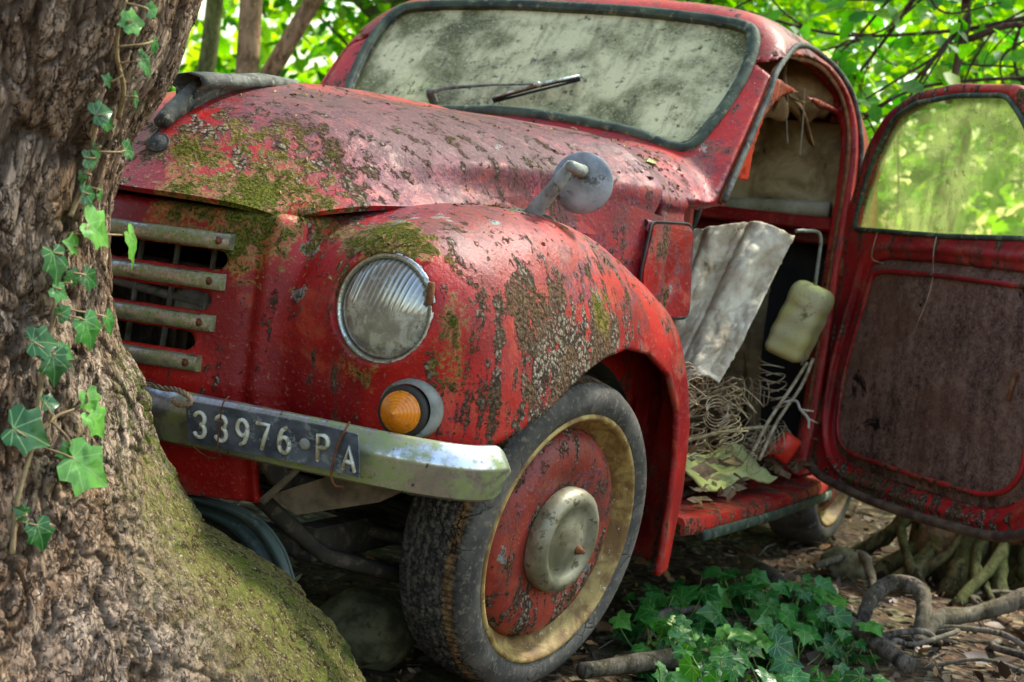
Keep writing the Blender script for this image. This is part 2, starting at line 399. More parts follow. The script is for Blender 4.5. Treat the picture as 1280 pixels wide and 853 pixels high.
def glassmat(name, dirt1, dirt2, amt, rough=.15, tr=(.85, .9, .8), a=.38, b=.66, trl=.0, sc_=7., spec=.5):
    t = NT(name); n1 = t.noise(sc_, 7, .62, dist=.3); n2 = t.noise(sc_*9, 6, .72); n3 = t.noise(sc_*.4, 3, .5)
    g = t.n('BsdfTransparent'); t.put(g.inputs[0], tr); gl = t.n('BsdfGlossy'); gl.inputs['Roughness'].default_value = rough
    clear = t.mixs(.07, g.outputs[0], gl.outputs[0])
    col = t.mix(t.ramp(n1, a, b), dirt1, dirt2); col = t.mix(t.ramp(n2, .54, .66), col, tuple(x*.45 for x in dirt1))
    col = t.mix(t.ramp(t.noise(sc_*17, 4, .7), .62, .70), col, (.55, .55, .46))
    dr_ = t.noise(sc_*7, 5, .65, v=t.co(scale=(1, .25, .22))); col = t.mix(t.math('MULTIPLY', t.ramp(dr_, .50, .66), .45), col, tuple(x*.5 for x in dirt1)); col = t.mix(t.math('MULTIPLY', t.ramp(t.noise(sc_*30, 4, .7), .5, .68), .4), col, tuple(min(1, x*1.25) for x in dirt2))
    d = t.bsdf(col, .6, 0, t.bump(n2, .3, .002), spec)
    if trl:
        tl = t.n('BsdfTranslucent'); t.put(tl.inputs[0], col); d = t.mixs(trl, d, tl.outputs[0])
    f = t.math('MULTIPLY', t.ramp(t.math('ADD', t.math('MULTIPLY', n1, .6), t.math('MULTIPLY', n3, .6)), .40, .68, amt[0], amt[1]), 1)
    return t.end(t.mixs(f, clear, d))
M_wind = glassmat('grimy_windscreen_glass', (.13, .125, .045), (.62, .56, .32), (.66, .97), .25, a=.38, b=.60, sc_=5., spec=.15)
M_dglass = glassmat('algae_filmed_glass', (.22, .26, .11), (.54, .58, .28), (.18, .56), .1, (.90, .97, .70), trl=.75, sc_=6)
M_amber = None
def amber():
    t = NT('amber_plastic'); b = t.n('BsdfPrincipled'); t.put(b.inputs['Base Color'], t.mix(t.ramp(t.noise(60, 5, .7), .5, .66), (1., .30, .012), (.55, .17, .01)))
    b.inputs['Roughness'].default_value = .22; b.inputs['Transmission Weight'].default_value = .25; b.inputs['Subsurface Weight'].default_value = .35
    b.inputs['Subsurface Radius'].default_value = (.02, .008, .002); b.inputs['Subsurface Scale'].default_value = .5
    return t.end(b.outputs[0])
M_amber = amber()
def lensmat():
    t = NT('dirty_headlamp_glass'); x = t.n('SeparateXYZ'); t.put(x.inputs[0], t.co())
    fl = t.math('SINE', t.math('MULTIPLY', t.math('ADD', x.outputs[0], t.math('MULTIPLY', x.outputs[2], -.30)), 720.))
    fl2 = t.math('SINE', t.math('MULTIPLY', t.math('ADD', x.outputs[0], t.math('MULTIPLY', x.outputs[2], -.1)), 1600.))
    up = t.attr('upper'); n1 = t.noise(34, 6, .65, dist=.5); n2 = t.noise(170, 5, .7)
    h = t.math('ADD', t.math('MULTIPLY', t.math('MULTIPLY', fl, up), .32), t.math('MULTIPLY', t.math('MULTIPLY', fl2, t.math('SUBTRACT', 1, up)), .10))
    nb = t.bump(h, .55, .0012)
    col = t.mix(t.ramp(n1, .36, .64), (.24, .26, .15), (.50, .51, .42)); col = t.mix(t.ramp(n2, .57, .64), col, (.08, .075, .04))
    c1 = t.mix(t.math('MULTIPLY', t.ramp(fl, .2, .9), up), (.24, .25, .22), (.50, .52, .52))
    cl = t.bsdf(c1, .08, .35, nb, 1.); dd = t.bsdf(col, .35, 0, nb, .6)
    f = t.math('MULTIPLY', t.ramp(t.math('SUBTRACT', n1, t.math('MULTIPLY', up, .12)), .34, .6), .85)
    gl = t.n('BsdfGlossy'); gl.inputs['Roughness'].default_value = .1; t.put(gl.inputs['Normal'], nb)
    return t.end(t.mixs(.10, t.mixs(f, cl, dd), gl.outputs[0]))
M_lens = lensmat()
M_plate = simple('worn_plate_enamel', (.045, .056, .075), (.12, .14, .175), .5, 26, bump=.4, bsc=90, speck=(.22, .24, .25))
M_digit = simple('yellowed_white_enamel', (.55, .55, .43), (.74, .75, .64), .5, 60, bump=.3, speck=(.30, .28, .18))
def cloth(name, a, b, c, sc_=9, bump=.6):
    t = NT(name); n1 = t.noise(sc_, 7, .65, dist=.6); n2 = t.noise(sc_*8, 6, .7)
    col = t.mix(t.ramp(n1, .36, .62), a, b); col = t.mix(t.ramp(t.math('ADD', n1, t.math('MULTIPLY', n2, .5)), .86, .98), col, c)
    return t.end(t.bsdf(col, .85, 0, t.bump(t.math('ADD', n1, n2), bump, .006), .25))
M_vinyl = cloth('mouldy_white_vinyl', (.74, .66, .52), (.46, .37, .26), (.16, .12, .07))
M_seat = cloth('mouldy_cream_upholstery', (.66, .52, .30), (.30, .21, .10), (.022, .018, .010), 8)
M_tan = cloth('torn_tan_headlining', (.26, .15, .06), (.13, .075, .03), (.04, .025, .01), 14)
def trimmat():
    t = NT('rotten_brown_trim_board'); n1 = t.noise(5, 5, .6); n2 = t.noise(60, 8, .8); n3 = t.noise(170, 5, .8); s1 = t.noise(24, 5, .65, v=t.co(scale=(1, 1, .16)))
    v = t.math('ADD', t.math('ADD', t.math('MULTIPLY', n2, .9), t.math('MULTIPLY', n3, .7)), t.math('ADD', t.math('MULTIPLY', n1, .5), t.math('MULTIPLY', s1, .55)))
    col = t.mix(t.ramp(v, 1.05, 1.58), (.040, .017, .014), (.32, .19, .135)); col = t.mix(t.math('MULTIPLY', t.ramp(n1, .5, .62), .5), col, (.10, .035, .018)); col = t.mix(t.ramp(n3, .62, .68), col, (.42, .32, .26))
    col = t.mix(t.ramp(t.noise(11, 6, .7, dist=.6), .62, .68), col, (.010, .006, .005))
    return t.end(t.bsdf(col, .9, 0, t.bump(v, .9, .006), .15))
M_trim = trimmat()
M_yellow = cloth('dirty_yellow_plastic', (.50, .46, .16), (.50, .46, .27), (.16, .14, .05), 8)
M_wire = simple('rusty_wire', (.20, .14, .08), (.46, .37, .25), .8, 40)
M_guard = simple('dark_green_sheet_metal', (.022, .038, .032), (.06, .085, .068), .5, 12, bump=.35, speck=(.14, .14, .10))
# ================================================================== THE CAR
car = empty('abandoned_car'); tag(car, 'rusting red vintage car with mossy bonnet and an open door', 'car')
# stains and painted sky tint that have a place of their own: (x, y, z, radius, amount)
MOSS = [(.12,-.52,.77,.07,.30),(.20,-.49,.762,.06,.52),(.25,-.46,.745,.05,.50),(.22,-.44,.81,.06,.44),(.27,-.41,.80,.05,.48),(.27,-.45,.69,.04,.35),(.12,-.45,.83,.08,.30),(.16,-.42,.87,.07,.30),(.30,-.40,.79,.04,.4),(.47,-.45,.575,.06,.2),(.555,-.42,.66,.03,.35),(.56,-.42,.60,.04,.3),(.50,-.44,.72,.05,.3),(.64,-.04,.68,.035,.3),(.50,-.02,.79,.04,.35),(.44,-.42,.75,.05,.45),(.40,-.44,.755,.05,.5),(.54,.62,.84,.03,.4)]
GRIME = [(.64,-.12,.55,.12,.72),(.60,-.20,.62,.11,.70),(.57,-.30,.64,.08,.55),(.56,-.36,.54,.09,.48),(.60,-.25,.50,.10,.60),(.645,-.02,.62,.07,.5),(.62,-.10,.68,.06,.45),(.45,-.44,.755,.07,.55),(.30,-.44,.70,.05,.35),(.28,-.45,.62,.03,.35),(.16,-.42,.87,.12,.42),(.26,-.36,.86,.08,.35),(.06,-.43,.88,.08,.45),(.25,-.1,.95,.35,.16),(.4,.2,.93,.25,.14),(.28,-.38,.83,.08,.35),(.35,-.36,.80,.05,.3),(.47,-.38,.77,.08,.3),(.40,-.44,.77,.04,.4),(.545,-.42,.70,.03,.4),(.29,-.46,.56,.02,.3),(.245,-.48,.60,.02,.42),(.25,-.48,.54,.018,.36),(.285,-.455,.64,.025,.40),(.36,-.455,.60,.02,.3),(.21,-.50,.50,.03,.25),(.05,-.47,.85,.10,.35),(.33,-.30,.86,.08,.2),(.60,.05,.70,.07,.35),(.64,.40,.50,.03,.35)]
PRIM = [(.42,-.41,.775,.05,.50),(.47,-.33,.795,.06,.44),(.52,-.26,.785,.045,.38),(.58,-.20,.74,.04,.45),(.29,-.44,.73,.045,.46),(.30,-.45,.66,.03,.40),(.40,.30,.95,.06,.30),(.27,-.46,.60,.025,.3),(.36,.05,.95,.05,.28),(.62,-.06,.70,.04,.35),(.48,-.12,.81,.04,.35)]
CHALK_SKY = [(.15,-.2,.99,.22,.5),(.32,-.15,.92,.22,.45),(.40,.15,.92,.20,.45),(.30,.3,1.0,.25,.5),(.2,.0,1.02,.25,.5),(.62,-.10,.70,.09,.45),(.58,.10,.72,.08,.35),(.50,-.36,.76,.10,.2),(.36,-.42,.77,.06,.4),(.58,.65,.93,.12,.3),(.52,1.2,1.33,.12,.5),(.55,1.05,1.25,.05,.2),(.33,-.36,.82,.08,.4),(.48,.5,.92,.15,.35)]  # chalky fading plus purple-pink sky reflection, painted on the upper surfaces
def blobs(V, L):
    r = np.zeros(len(V))
    for x, y, z, q, a in L:
        d2 = ((V[:, 0]-x)**2+(V[:, 1]-y)**2+(V[:, 2]-z)**2)/(q*q); r = np.maximum(r, a*np.exp(-d2*.7))+.35*np.minimum(r, a*np.exp(-d2*.7))
    return r
def stain(o, V=None, extra=None):
    V = np.array([tuple(v.co) for v in o.data.vertices]) if V is None else V
    W = V.copy(); neg = W[:, 0] < -.1
    e = extra or {}
    fattr(o, 'moss', blobs(V, MOSS)+e.get('moss', 0)); fattr(o, 'grime', np.where(neg, blobs(W*[-1, 1, 1], GRIME)*.7, blobs(V, GRIME))+e.get('grime', 0))
    fattr(o, 'prim', blobs(V, PRIM)+e.get('prim', 0)); fattr(o, 'chalk_sky', blobs(V, CHALK_SKY)+e.get('chalk_sky', 0))
    return o
# ---- fender and nose fields (left side, X >= 0)
FC = (.04, .30)
fp = np.array([(-.33,.12),(-.39,.30),(-.44,.42),(-.465,.55),(-.465,.66),(-.42,.74),(-.31,.80),(-.17,.825),(-.02,.825),(.13,.80),(.29,.742),(.43,.655),(.515,.52),(.54,.40),(.53,.25),(.49,.10)])
fth = np.unwrap(np.arctan2(fp[:, 1]-FC[1], fp[:, 0]-FC[0]))[::-1]+2*math.pi; fr = np.hypot(fp[:, 1]-FC[1], fp[:, 0]-FC[0])[::-1]
TT = np.linspace(fth[0], fth[-1], 400); RT = spl(TT, fth, fr)
def f_fender(X, y, z):
    th = np.arctan2(z-FC[1], y-FC[0]); th = np.where(th < -1.2, th+2*math.pi, th); rho = np.hypot(z-FC[1], y-FC[0])
    R = np.interp(th, TT, RT); n = 3.2+1.8*sstep(.15, .45, y)
    uo = np.maximum(X-.42, 0)/.25; ui = np.maximum(.38-X, 0)/.19
    u = uo+ui
    return (((rho/R)**n+u**n+1e-9)**(1/n)-1)*.30
HL = np.array([.470, -.448, .654]); IN = np.array([.528, -.452, .512])
def f_nose(X, y, z):
    ys = -.548+1.0*X*X+np.where(z < .5, (.5-z)*.25, 0)+.02*sstep(.68, .80, z)
    ys = ys-.006*np.exp(-((X-.268)/.012)**2)+.006*np.exp(-((X-.245)/.010)**2)
    f = smax(ys-y, X-.285, .03); f = smax(f, z-.774, .02); return np.maximum(f, .315-z)
def f_front(X, y, z):
    f = smin(f_fender(X, y, z), f_nose(X, y, z), .035)
    # the bowl that carries the headlamp
    p = np.sqrt((X-HL[0])**2+((y+.36)*.95)**2+(z-HL[2])**2)-.118
    f = smin(f, p, .05)
    # dents
    return f-.004*(vnoise(X*7+3, y*7, z*7, 3)-.5)-.0016*(vnoise(X*22, y*22, z*22, 4)-.5)
ARCH = [(.345,-.2),(.35,.28),(.345,.40),(.325,.49),(.27,.56),(.18,.60),(.06,.612),(-.05,.598),(-.145,.567),(-.23,.525),(-.31,.487),(-.38,.455),(-.45,.435),(-.8,.42),(-.8,-.2)]
SEAMY = [-.432,-.40,-.345,-.262,-.158,0,.205,.45]; SEAMX = [.252,.300,.342,.372,.402,.428,.472,.553]
SL = [(.692,.030),(.626,.030),(.562,.030)]    # grille slots: z of the centre line, height
SLX = [.205, .188, .170]
def f_front_cut(X, y, z):
    f = f_front(X, y, z); g = np.maximum(f, -(f+.013))
    w = np.maximum(poly2(y, z, ARCH), np.where(X > .2, .262, .262)-X)
    g = smax(g, -w, .004)
    for (zc, h), xe in zip(SL, SLX):
        zz = z-(zc+(.0)*X); s = np.hypot(np.maximum(X-(xe-h/2), 0), zz)-h/2; s = np.maximum(s, y+.40); g = np.maximum(g, -s)
    hb = np.maximum(np.hypot(X-HL[0], z-HL[2])-.082, y+.37); g = np.maximum(g, -hb)
    g = np.maximum(g, -(z-.17)) ; g = np.maximum(g, y-.53)
    g = np.maximum(g, -np.maximum(-(y+.40), X-np.interp(y, SEAMY, SEAMX)+.045))   # open towards the engine bay
    return g
V, Q = snet(f_front_cut, (.264, -.60, .15), (.70, .60, .88), .006)
cx = V[Q].mean(1); Vf, Qf = submesh(V, Q, cx[:, 0] > .279)
Vn, Qn = snet(lambda x, y, z: f_front_cut(np.abs(x), y, z), (-.300, -.60, .15), (.300, -.30, .88), .006)
Vn, Qn = submesh(Vn, Qn, np.abs(Vn[Qn].mean(1)[:, 0]) <= .2791)
def two(name, V, Q, mat, parent=car, lab=None):
    o = mesh_obj(name, V, Q, mat, parent); stain(o, V)
    W, P = mirror(V, Q); o2 = mesh_obj(name, W, P, mat, parent); stain(o2, W); return o, o2
nose = stain(mesh_obj('nose_panel', Vn, Qn, M_paint, car), Vn)
fenL, fenR = two('front_fender', Vf, Qf, M_paint)
# ---- grille bars with their bolts
def nose_y(x, z): return -.548+x*x+(.5-z)*.25*(z < .5)+.02*float(sstep(.68, .80, z))
for i, (z, xe) in enumerate([(.722,.212),(.659,.208),(.594,.200),(.530,.186)]):
    mb = MB(); xs = np.linspace(-xe, xe, 41); G = []
    for x in xs:
        y = nose_y(x, z)-.003; h = .0125; zz = z+(.012-.02*abs(x)/xe*.6)*0
        G.append([(x, y+.004, zz-h), (x, y-.008, zz-h), (x, y-.013, zz-h*.55), (x, y-.0135, zz+h*.2), (x, y-.010, zz+h*.8), (x, y-.004, zz+h), (x, y+.004, zz+h)])
    mb.grid(G, cv=True); n = 7; mb.F.append(tuple(range(n))); mb.F.append(tuple(len(mb.V)-n+k for k in range(n)))
    b = mb.build('grille_bar', M_bar, nose, sharp=50)
    for sx in (-1, 1):
        x = sx*(xe-.015); mb = MB(); mb.lathe([(0, .0), (0, .0001), (.0, .0042), (.0035, .0038), (.0045, .0)], (x, nose_y(x, z)-.016, z), (0, -1, 0), 10); 
        mb.lathe([(0, .0065), (.0012, .0065), (.0012, .0)], (x, nose_y(x, z)-.0165, z), (0, -1, 0), 10); mb.build('bolt', M_rust, nose)
# ---- bonnet: a skin through measured stations, centre line to seam
HS = [[(0,-.545,.787),(.07,-.541,.786),(.135,-.529,.784),(.188,-.506,.781),(.232,-.478,.776),(.264,-.440,.766)],
      [(0,-.472,.848),(.075,-.466,.845),(.14,-.450,.838),(.20,-.428,.828),(.25,-.410,.812),(.312,-.408,.788)],
      [(0,-.408,.905),(.08,-.402,.901),(.155,-.384,.890),(.222,-.360,.872),(.284,-.345,.846),(.354,-.352,.804)],
      [(0,-.325,.952),(.095,-.318,.948),(.178,-.300,.934),(.252,-.280,.910),(.311,-.266,.874),(.385,-.264,.812)],
      [(0,-.215,.982),(.108,-.208,.977),(.205,-.192,.960),(.290,-.176,.930),(.352,-.165,.887),(.412,-.158,.820)],
      [(0,-.050,1.003),(.122,-.046,.995),(.230,-.036,.975),(.322,-.024,.943),(.390,-.012,.897),(.428,0.00,.818)],
      [(0,.170,1.014),(.135,.172,1.007),(.255,.178,.993),(.362,.186,.965),(.440,.190,.905),(.466,.19,.804)],
      [(0,.430,1.022),(.150,.432,1.018),(.290,.436,1.010),(.415,.440,.988),(.525,.430,.906),(.532,.365,.806)]]
HS = np.array(HS)
def spline_grid(H, nu, nv):
    a, b = H.shape[:2]; U = np.linspace(0, a-1, nu); Wv = np.linspace(0, b-1, nv)
    T = np.stack([[spl(U, np.arange(a), H[:, j, k]) for k in range(3)] for j in range(b)])      # b,3,nu
    return np.stack([[spl(Wv, np.arange(b), T[:, k, i]) for k in range(3)] for i in range(nu)]).transpose(0, 2, 1)
G = spline_grid(HS, 150, 90)
# the pressed ridge along the side of the bonnet, and gentle dents
uu_, vv_ = np.meshgrid(np.linspace(0, 7, 150), np.linspace(0, 5, 90), indexing='ij')
nrm = np.cross(np.gradient(G, axis=1), np.gradient(G, axis=0)); nrm /= np.linalg.norm(nrm, axis=2)[..., None]; nrm *= np.sign(nrm[..., 2].mean())
ridge = .007*np.exp(-((vv_-4.0)/.22)**2)*sstep(3.5, 5, uu_)-.006*np.exp(-((vv_-4.5)/.3)**2)*sstep(2.2, 3.5, uu_)
ridge += .010*np.exp(-(vv_/.28)**2)*sstep(.5, 2, uu_)
ridge += .006*(vnoise(G[..., 0]*6, G[..., 1]*6, G[..., 2]*6, 8)-.5)+.002*(vnoise(G[..., 0]*20, G[..., 1]*20, G[..., 2]*20, 9)-.5)
G = G+nrm*ridge[..., None]
Gi = G-nrm*.010
full = np.concatenate([(G*[-1, 1, 1])[:, :0:-1], G], 1); fulli = np.concatenate([(Gi*[-1, 1, 1])[:, :0:-1], Gi], 1)
mb = MB(); mb.grid(full); nb_ = len(mb.V); mb.grid(fulli[:, ::-1]); a, b = full.shape[:2]
for i in range(a-1):
    for j, jj in ((0, b-1), (b-1, 0)):
        mb.F.append((i*b+j, (i+1)*b+j, nb_+(i+1)*b+jj, nb_+i*b+jj))
for j in range(b-1):
    for i in (0, a-1): mb.F.append((i*b+j, i*b+j+1, nb_+i*b+b-2-j, nb_+i*b+b-1-j))
hood = mb.build('bonnet', M_paint, car, sharp=60); stain(hood)
# bonnet ornament: a low dark fin on the centre ridge, running down the front
def hz(y): return float(np.interp(y, G[:, 0, 1], G[:, 0, 2]))
mb = MB(); pr = [(-.36,.010,.016),(-.385,.016,.026),(-.395,.022,.034),(-.38,.030,.040),(-.34,.034,.042),(-.28,.030,.038),(-.20,.022,.028),(-.14,.013,.018),(-.08,.003,.005)]
GG = []
for (y, h, w) in pr:
    zt = max(hz(y)+h*.6, .974+.10*(y+.39)+h*.3); zb = hz(y)-.004
    GG.append([(-w*.5, y, zb), (-w*.55, y, zt-.024), (-w, y, zt-.016), (-w*.8, y, zt-.002), (0, y, zt+.003), (w*.8, y, zt-.002), (w, y, zt-.016), (w*.55, y, zt-.024), (w*.5, y, zb)])
mb.grid(GG); n = 9; mb.F.append(tuple(range(n))[::-1]); mb.F.append(tuple(len(mb.V)-n+k for k in range(n))); 
orn = mb.build('bonnet_ornament', M_greydk, hood)
mb = MB(); k = [i for i in range(33, 66, 3)]; P = [G[i, 0]+np.array([0, -.004, .006]) for i in k]; mb.tube(P, np.linspace(.013, .024, len(P)), 10, up=(1, 0, 0)); mb.build('front_rib', M_greydk, hood)
i0 = 25; p = G[i0, 3]; nn = nrm[i0, 3]+np.array([.25, -.5, 0]); nn = nn/np.linalg.norm(nn)
mb = MB(); mb.lathe([(-.010, .016), (.000, .018), (.002, .0175), (.0015, .014), (.003, .012), (.0035, .0)], (p[0]+.006, p[1]-.006, p[2]), nn, 28); mb.build('round_badge', M_greydk, hood, sharp=50)
# ---- body shell (cowl, screen pillars, roof, door pillar, tail)
def cabW(y): return np.interp(y, TY, TW)
TY = np.linspace(.2, 2.75, 300)
TW = spl(TY, [.2,.45,.7,1.0,1.5,1.8,2.05,2.3,2.6,2.75], [.54,.560,.580,.605,.622,.605,.56,.46,.30,.15])
TH = spl(TY, [.2,.8,1.0,1.25,1.5,1.75,2.0,2.25,2.5,2.75], [.50,.51,.528,.552,.558,.53,.44,.28,.08,.02])
WP = np.array([0, .785, 1.03]); WN = np.array([0, -.782, .623])
WIN = [(-.435,-.03),(-.475,.045),(-.497,.16),(-.500,.25),(-.485,.33),(-.43,.372),(-.2,.395),(0,.398),(.2,.395),(.43,.372),(.485,.33),(.500,.25),(.497,.16),(.475,.045),(.435,-.03),(.3,.005),(.12,.028),(0,.032),(-.12,.028),(-.3,.005)]
WIN = [(x, (s_-.0)) for x, s_ in WIN]
WU = np.array([0, .623, .782])           # up the glass
DOORO = [(.48,.262),(.49,.58),(.53,.82),(.55,.923),(.62,1.033),(.78,1.165),(1.0,1.262),(1.13,1.278),(1.30,1.292),(1.40,1.283),(1.475,1.24),(1.507,1.17),(1.50,1.07),(1.475,.9),(1.455,.66),(1.445,.38),(1.43,.262)]
DOORR = rpoly(DOORO, .04, 4)
def f_cab0(X, y, z):
    W = np.interp(y, TY, TW); H = np.interp(y, TY, TH); zz = np.maximum(z-.85, 0)
    n = 5.0-1.0*sstep(1.1, 1.35, y)-1.2*sstep(1.35, 2.0, y)
    Xs = X+np.maximum(.5-z, 0)**2*.25
    e = ((Xs/W)**n+(zz/H)**n+1e-9)**(1/n); d = (e-1)*.5
    d = smax(d, (y-WP[1])*WN[1]+(z-WP[2])*WN[2]-.012, .032)
    H2 = .406+.012*sstep(.45, .75, y); zc = np.maximum(z-.60, 0)
    e2 = ((Xs/W)**5.+(zc/H2)**4.2+1e-9)**(1/4.6); d2 = (e2-1)*.45
    d2 = np.maximum(d2, np.where(z < .846, .285, .428)-y); d2 = np.maximum(d2, y-1.0)
    # a crease at the belt line of the cowl
    d2 = d2-.006*np.exp(-((z-.892)/.016)**2)
    d = smin(d, d2, .018)
    # rear fender
    rf = (np.sqrt(((X-.56)/.11)**2+((y-2.0)/.43)**2+((z-.30)/.37)**2)-1)*.12
    d = smin(d, rf, .03)
    d = np.maximum(d, .262-z)
    return d-.003*(vnoise(X*6+1, y*6, z*6, 13)-.5)
def f_cab(x, y, z):
    X = np.abs(x); d = f_cab0(X, y, z); T = .032-.012*sstep(1.6, 1.7, y)
    g = np.maximum(d, -(d+T)); g = np.maximum(g, -np.maximum(.245-z, z-.29)*1 if False else g)
    dr = np.maximum(poly2(y, z, DOORR), np.interp(z, [.85,.90,1.20,1.25,1.28], [.45,.555,.560,.48,.38])-X); g = np.maximum(g, -dr)
    u = (y-WP[1])*WU[1]+(z-WP[2])*WU[2]; ww = np.maximum(poly2(x, u, WIN)-.008, np.abs((y-WP[1])*WN[1]+(z-WP[2])*WN[2])-.08); g = np.maximum(g, -ww)
    # rear window and rear wheel arch
    rw = np.maximum(np.hypot(np.maximum(X-.17, 0), z-1.17)-.075, 1.8-y); g = np.maximum(g, -rw)
    wa = np.maximum(np.hypot(y-2.0, z-.28)-.31, .40-X); g = np.maximum(g, -wa)
    # groove of the bonnet shut line and the scuttle panel joint
    g = np.maximum(g, -(np.maximum(np.abs(y-(.60+.0*z))-.004, np.maximum(-(d+.006), .90-z))))
    # pressed vent flap in the side of the scuttle
    q = poly2(y, z, [(.365,.655),(.30,.80),(.31,.825),(.44,.832),(.455,.815),(.45,.66)])
    g = np.maximum(g, -np.maximum(np.abs(q)-.0035, np.maximum(-(d+.010), .4-X)))
    q2 = poly2(y, z, [(.0,.5),(.10,.775),(.33,.875),(.9,.875),(.9,.5)])
    g = np.maximum(g, -np.maximum(np.maximum(q2, -(q2+.2)), np.maximum(-(d+.004), .4-X)))
    return g
HB = .008
V, Q = snet(f_cab, (-.70, .36, .22), (.70, 2.72, 1.42), HB, 2)
shell = mesh_obj('body_shell', V, Q, M_paint, car)
inside = (f_cab0(np.abs(V[:, 0]), V[:, 1], V[:, 2]) < -.012)
stain(shell, V, {'grime': .25*inside, 'chalk_sky': np.where(inside, -.3, .12)})
# right-hand door, shut, with its own window
def f_rdoor(x, y, z):
    X = np.abs(x); d = f_cab0(X, y, z); g = np.maximum(d+.001, -(d+.028)); g = np.maximum(g, poly2(y, z, DOORR)+.005); g = np.maximum(g, np.interp(z, [.85,.90,1.20,1.25,1.28], [.45,.558,.563,.483,.383])-X)
    w = poly2(y, z, [(.70,.93),(.90,1.08),(1.06,1.18),(1.15,1.225),(1.36,1.235),(1.43,1.19),(1.45,1.10),(1.43,.93)]); return np.maximum(g, -w)
V, Q = snet(lambda x, y, z: f_rdoor(x, y, z), (-.66, .44, .24), (-.32, 1.56, 1.34), .009, 1)
rdoor = stain(mesh_obj('door', V, Q, M_paint, car), V)
mb = MB(); P = rpoly([(.69,.92),(.89,1.09),(1.06,1.19),(1.15,1.235),(1.37,1.245),(1.44,1.19),(1.46,1.10),(1.44,.92)], .03)
def doorx(y, z):
    x = .62
    for _ in range(12): x -= float(f_cab0(np.array([x]), np.array([y]), np.array([z]))[0])*.9
    return min(max(x, .47), .64)-.014
mb.prism(P, (0, .004), lambda u, v, w: (-doorx(u, v)+w, u, v)); mb.build('door_glass', M_dglass, rdoor, smooth=False)
# ---- windscreen glass, its rubber and the wipers
def wpt(x, u, o=0.): return WP+np.array([x, 0, 0])+WU*u+WN*o
mb = MB(); W2 = crv(WIN, 3, True); mb.grid([[wpt(a*k, .18+(b-.18)*k, 0) for k in (0, .33, .67, 1)] for a, b in W2], cu=True); wind = mb.build('windscreen_glass', M_wind, car, smooth=False)
mb = MB(); P = [wpt(a, b, .008) for a, b in W2]; mb.tube(P, .0145, 10, closed=True, flat=1.); seal = mb.build('windscreen_rubber', M_rubberseal, car)
mb = MB(); P = [wpt(a*.978, (b-.18)*.955+.18, .013) for a, b in W2]; mb.tube(P, .0045, 8, closed=True); mb.build('rubber_bead', M_rubberseal, seal)
def wiper(px, pu, tx, tu, bx0, bu0, bx1, bu1):
    base = wpt(px, pu, .03); tip = wpt(tx, tu, .035); mb = MB()
    mb.lathe([(-.03, .0), (-.03, .011), (-.005, .011), (.008, .009), (.010, .0)], base, WN, 16)
    mb.tube([base+WN*.003, base*.85+tip*.15+WN*.012, base*.4+tip*.6+WN*.010, tip], [.007, .006, .0035, .003], 8, flat=.6, up=WN)
    a = mb.build('wiper', M_greydk, car, sharp=50)
    mb = MB(); p0 = wpt(bx0, bu0, .016); p1 = wpt(bx1, bu1, .016); md = (p0+p1)/2
    mb.tube([p0, p0*.75+p1*.25+WN*.004, md+WN*.006, p0*.25+p1*.75+WN*.004, p1], .0042, 6); mb.tube([p0-WN*.007, p1-WN*.007], .0035, 6, flat=.4); mb.build('wiper_blade', M_ring if False else M_black, a)
    mb = MB(); mb.tube([p0+WN*.006, md+WN*.012, p1+WN*.006], [.003, .005, .003], 6, flat=.7); mb.box(tip, (.016, .012, .012), bev=.002); mb.build('blade_carrier', M_ring, a)
wiper(-.235, .052, .03, .105, -.075, .062, .115, .155)
mb = MB(); b0 = wpt(.175, -.03, .03); mb.lathe([(-.03, 0), (-.03, .011), (.004, .011), (.012, .006), (.014, 0)], b0, WN, 14); mb.lathe([(-.004, .0), (-.004, .015), (-.001, .015), (-.001, 0)], b0, WN, 14); mb.build('wiper_spindle', M_rust, car, sharp=40)
# drip rail over the door opening
PIL = [np.array([.572-.004*(u > .2), *(WP+WU*u+WN*.004)[1:]]) for u in (-.16, -.06, .06, .16, .235)]
mb = MB(); P = crv(PIL+[np.array([doorx(a, b)+.020, a, b]) for a, b in [(1.04,1.283),(1.13,1.305),(1.25,1.316),(1.36,1.313),(1.46,1.288),(1.53,1.23),(1.545,1.12),(1.535,1.0),(1.52,.90)]], 6)
mb.tube(P, .0065, 8); mb.build('drip_rail', M_greydk, car)
mb = MB(); P = crv([p-np.array([.013, -.012, .004]) for p in PIL]+[np.array([doorx(a, b)-.004, a, b]) for a, b in [(1.03,1.262),(1.13,1.272),(1.25,1.284),(1.38,1.278),(1.462,1.235),(1.495,1.165),(1.488,1.07),(1.46,.9),(1.44,.66),(1.43,.40)]], 6)
mb.tube(P, .007, 8, flat=.7); mb.build('door_seal', M_rust, car)
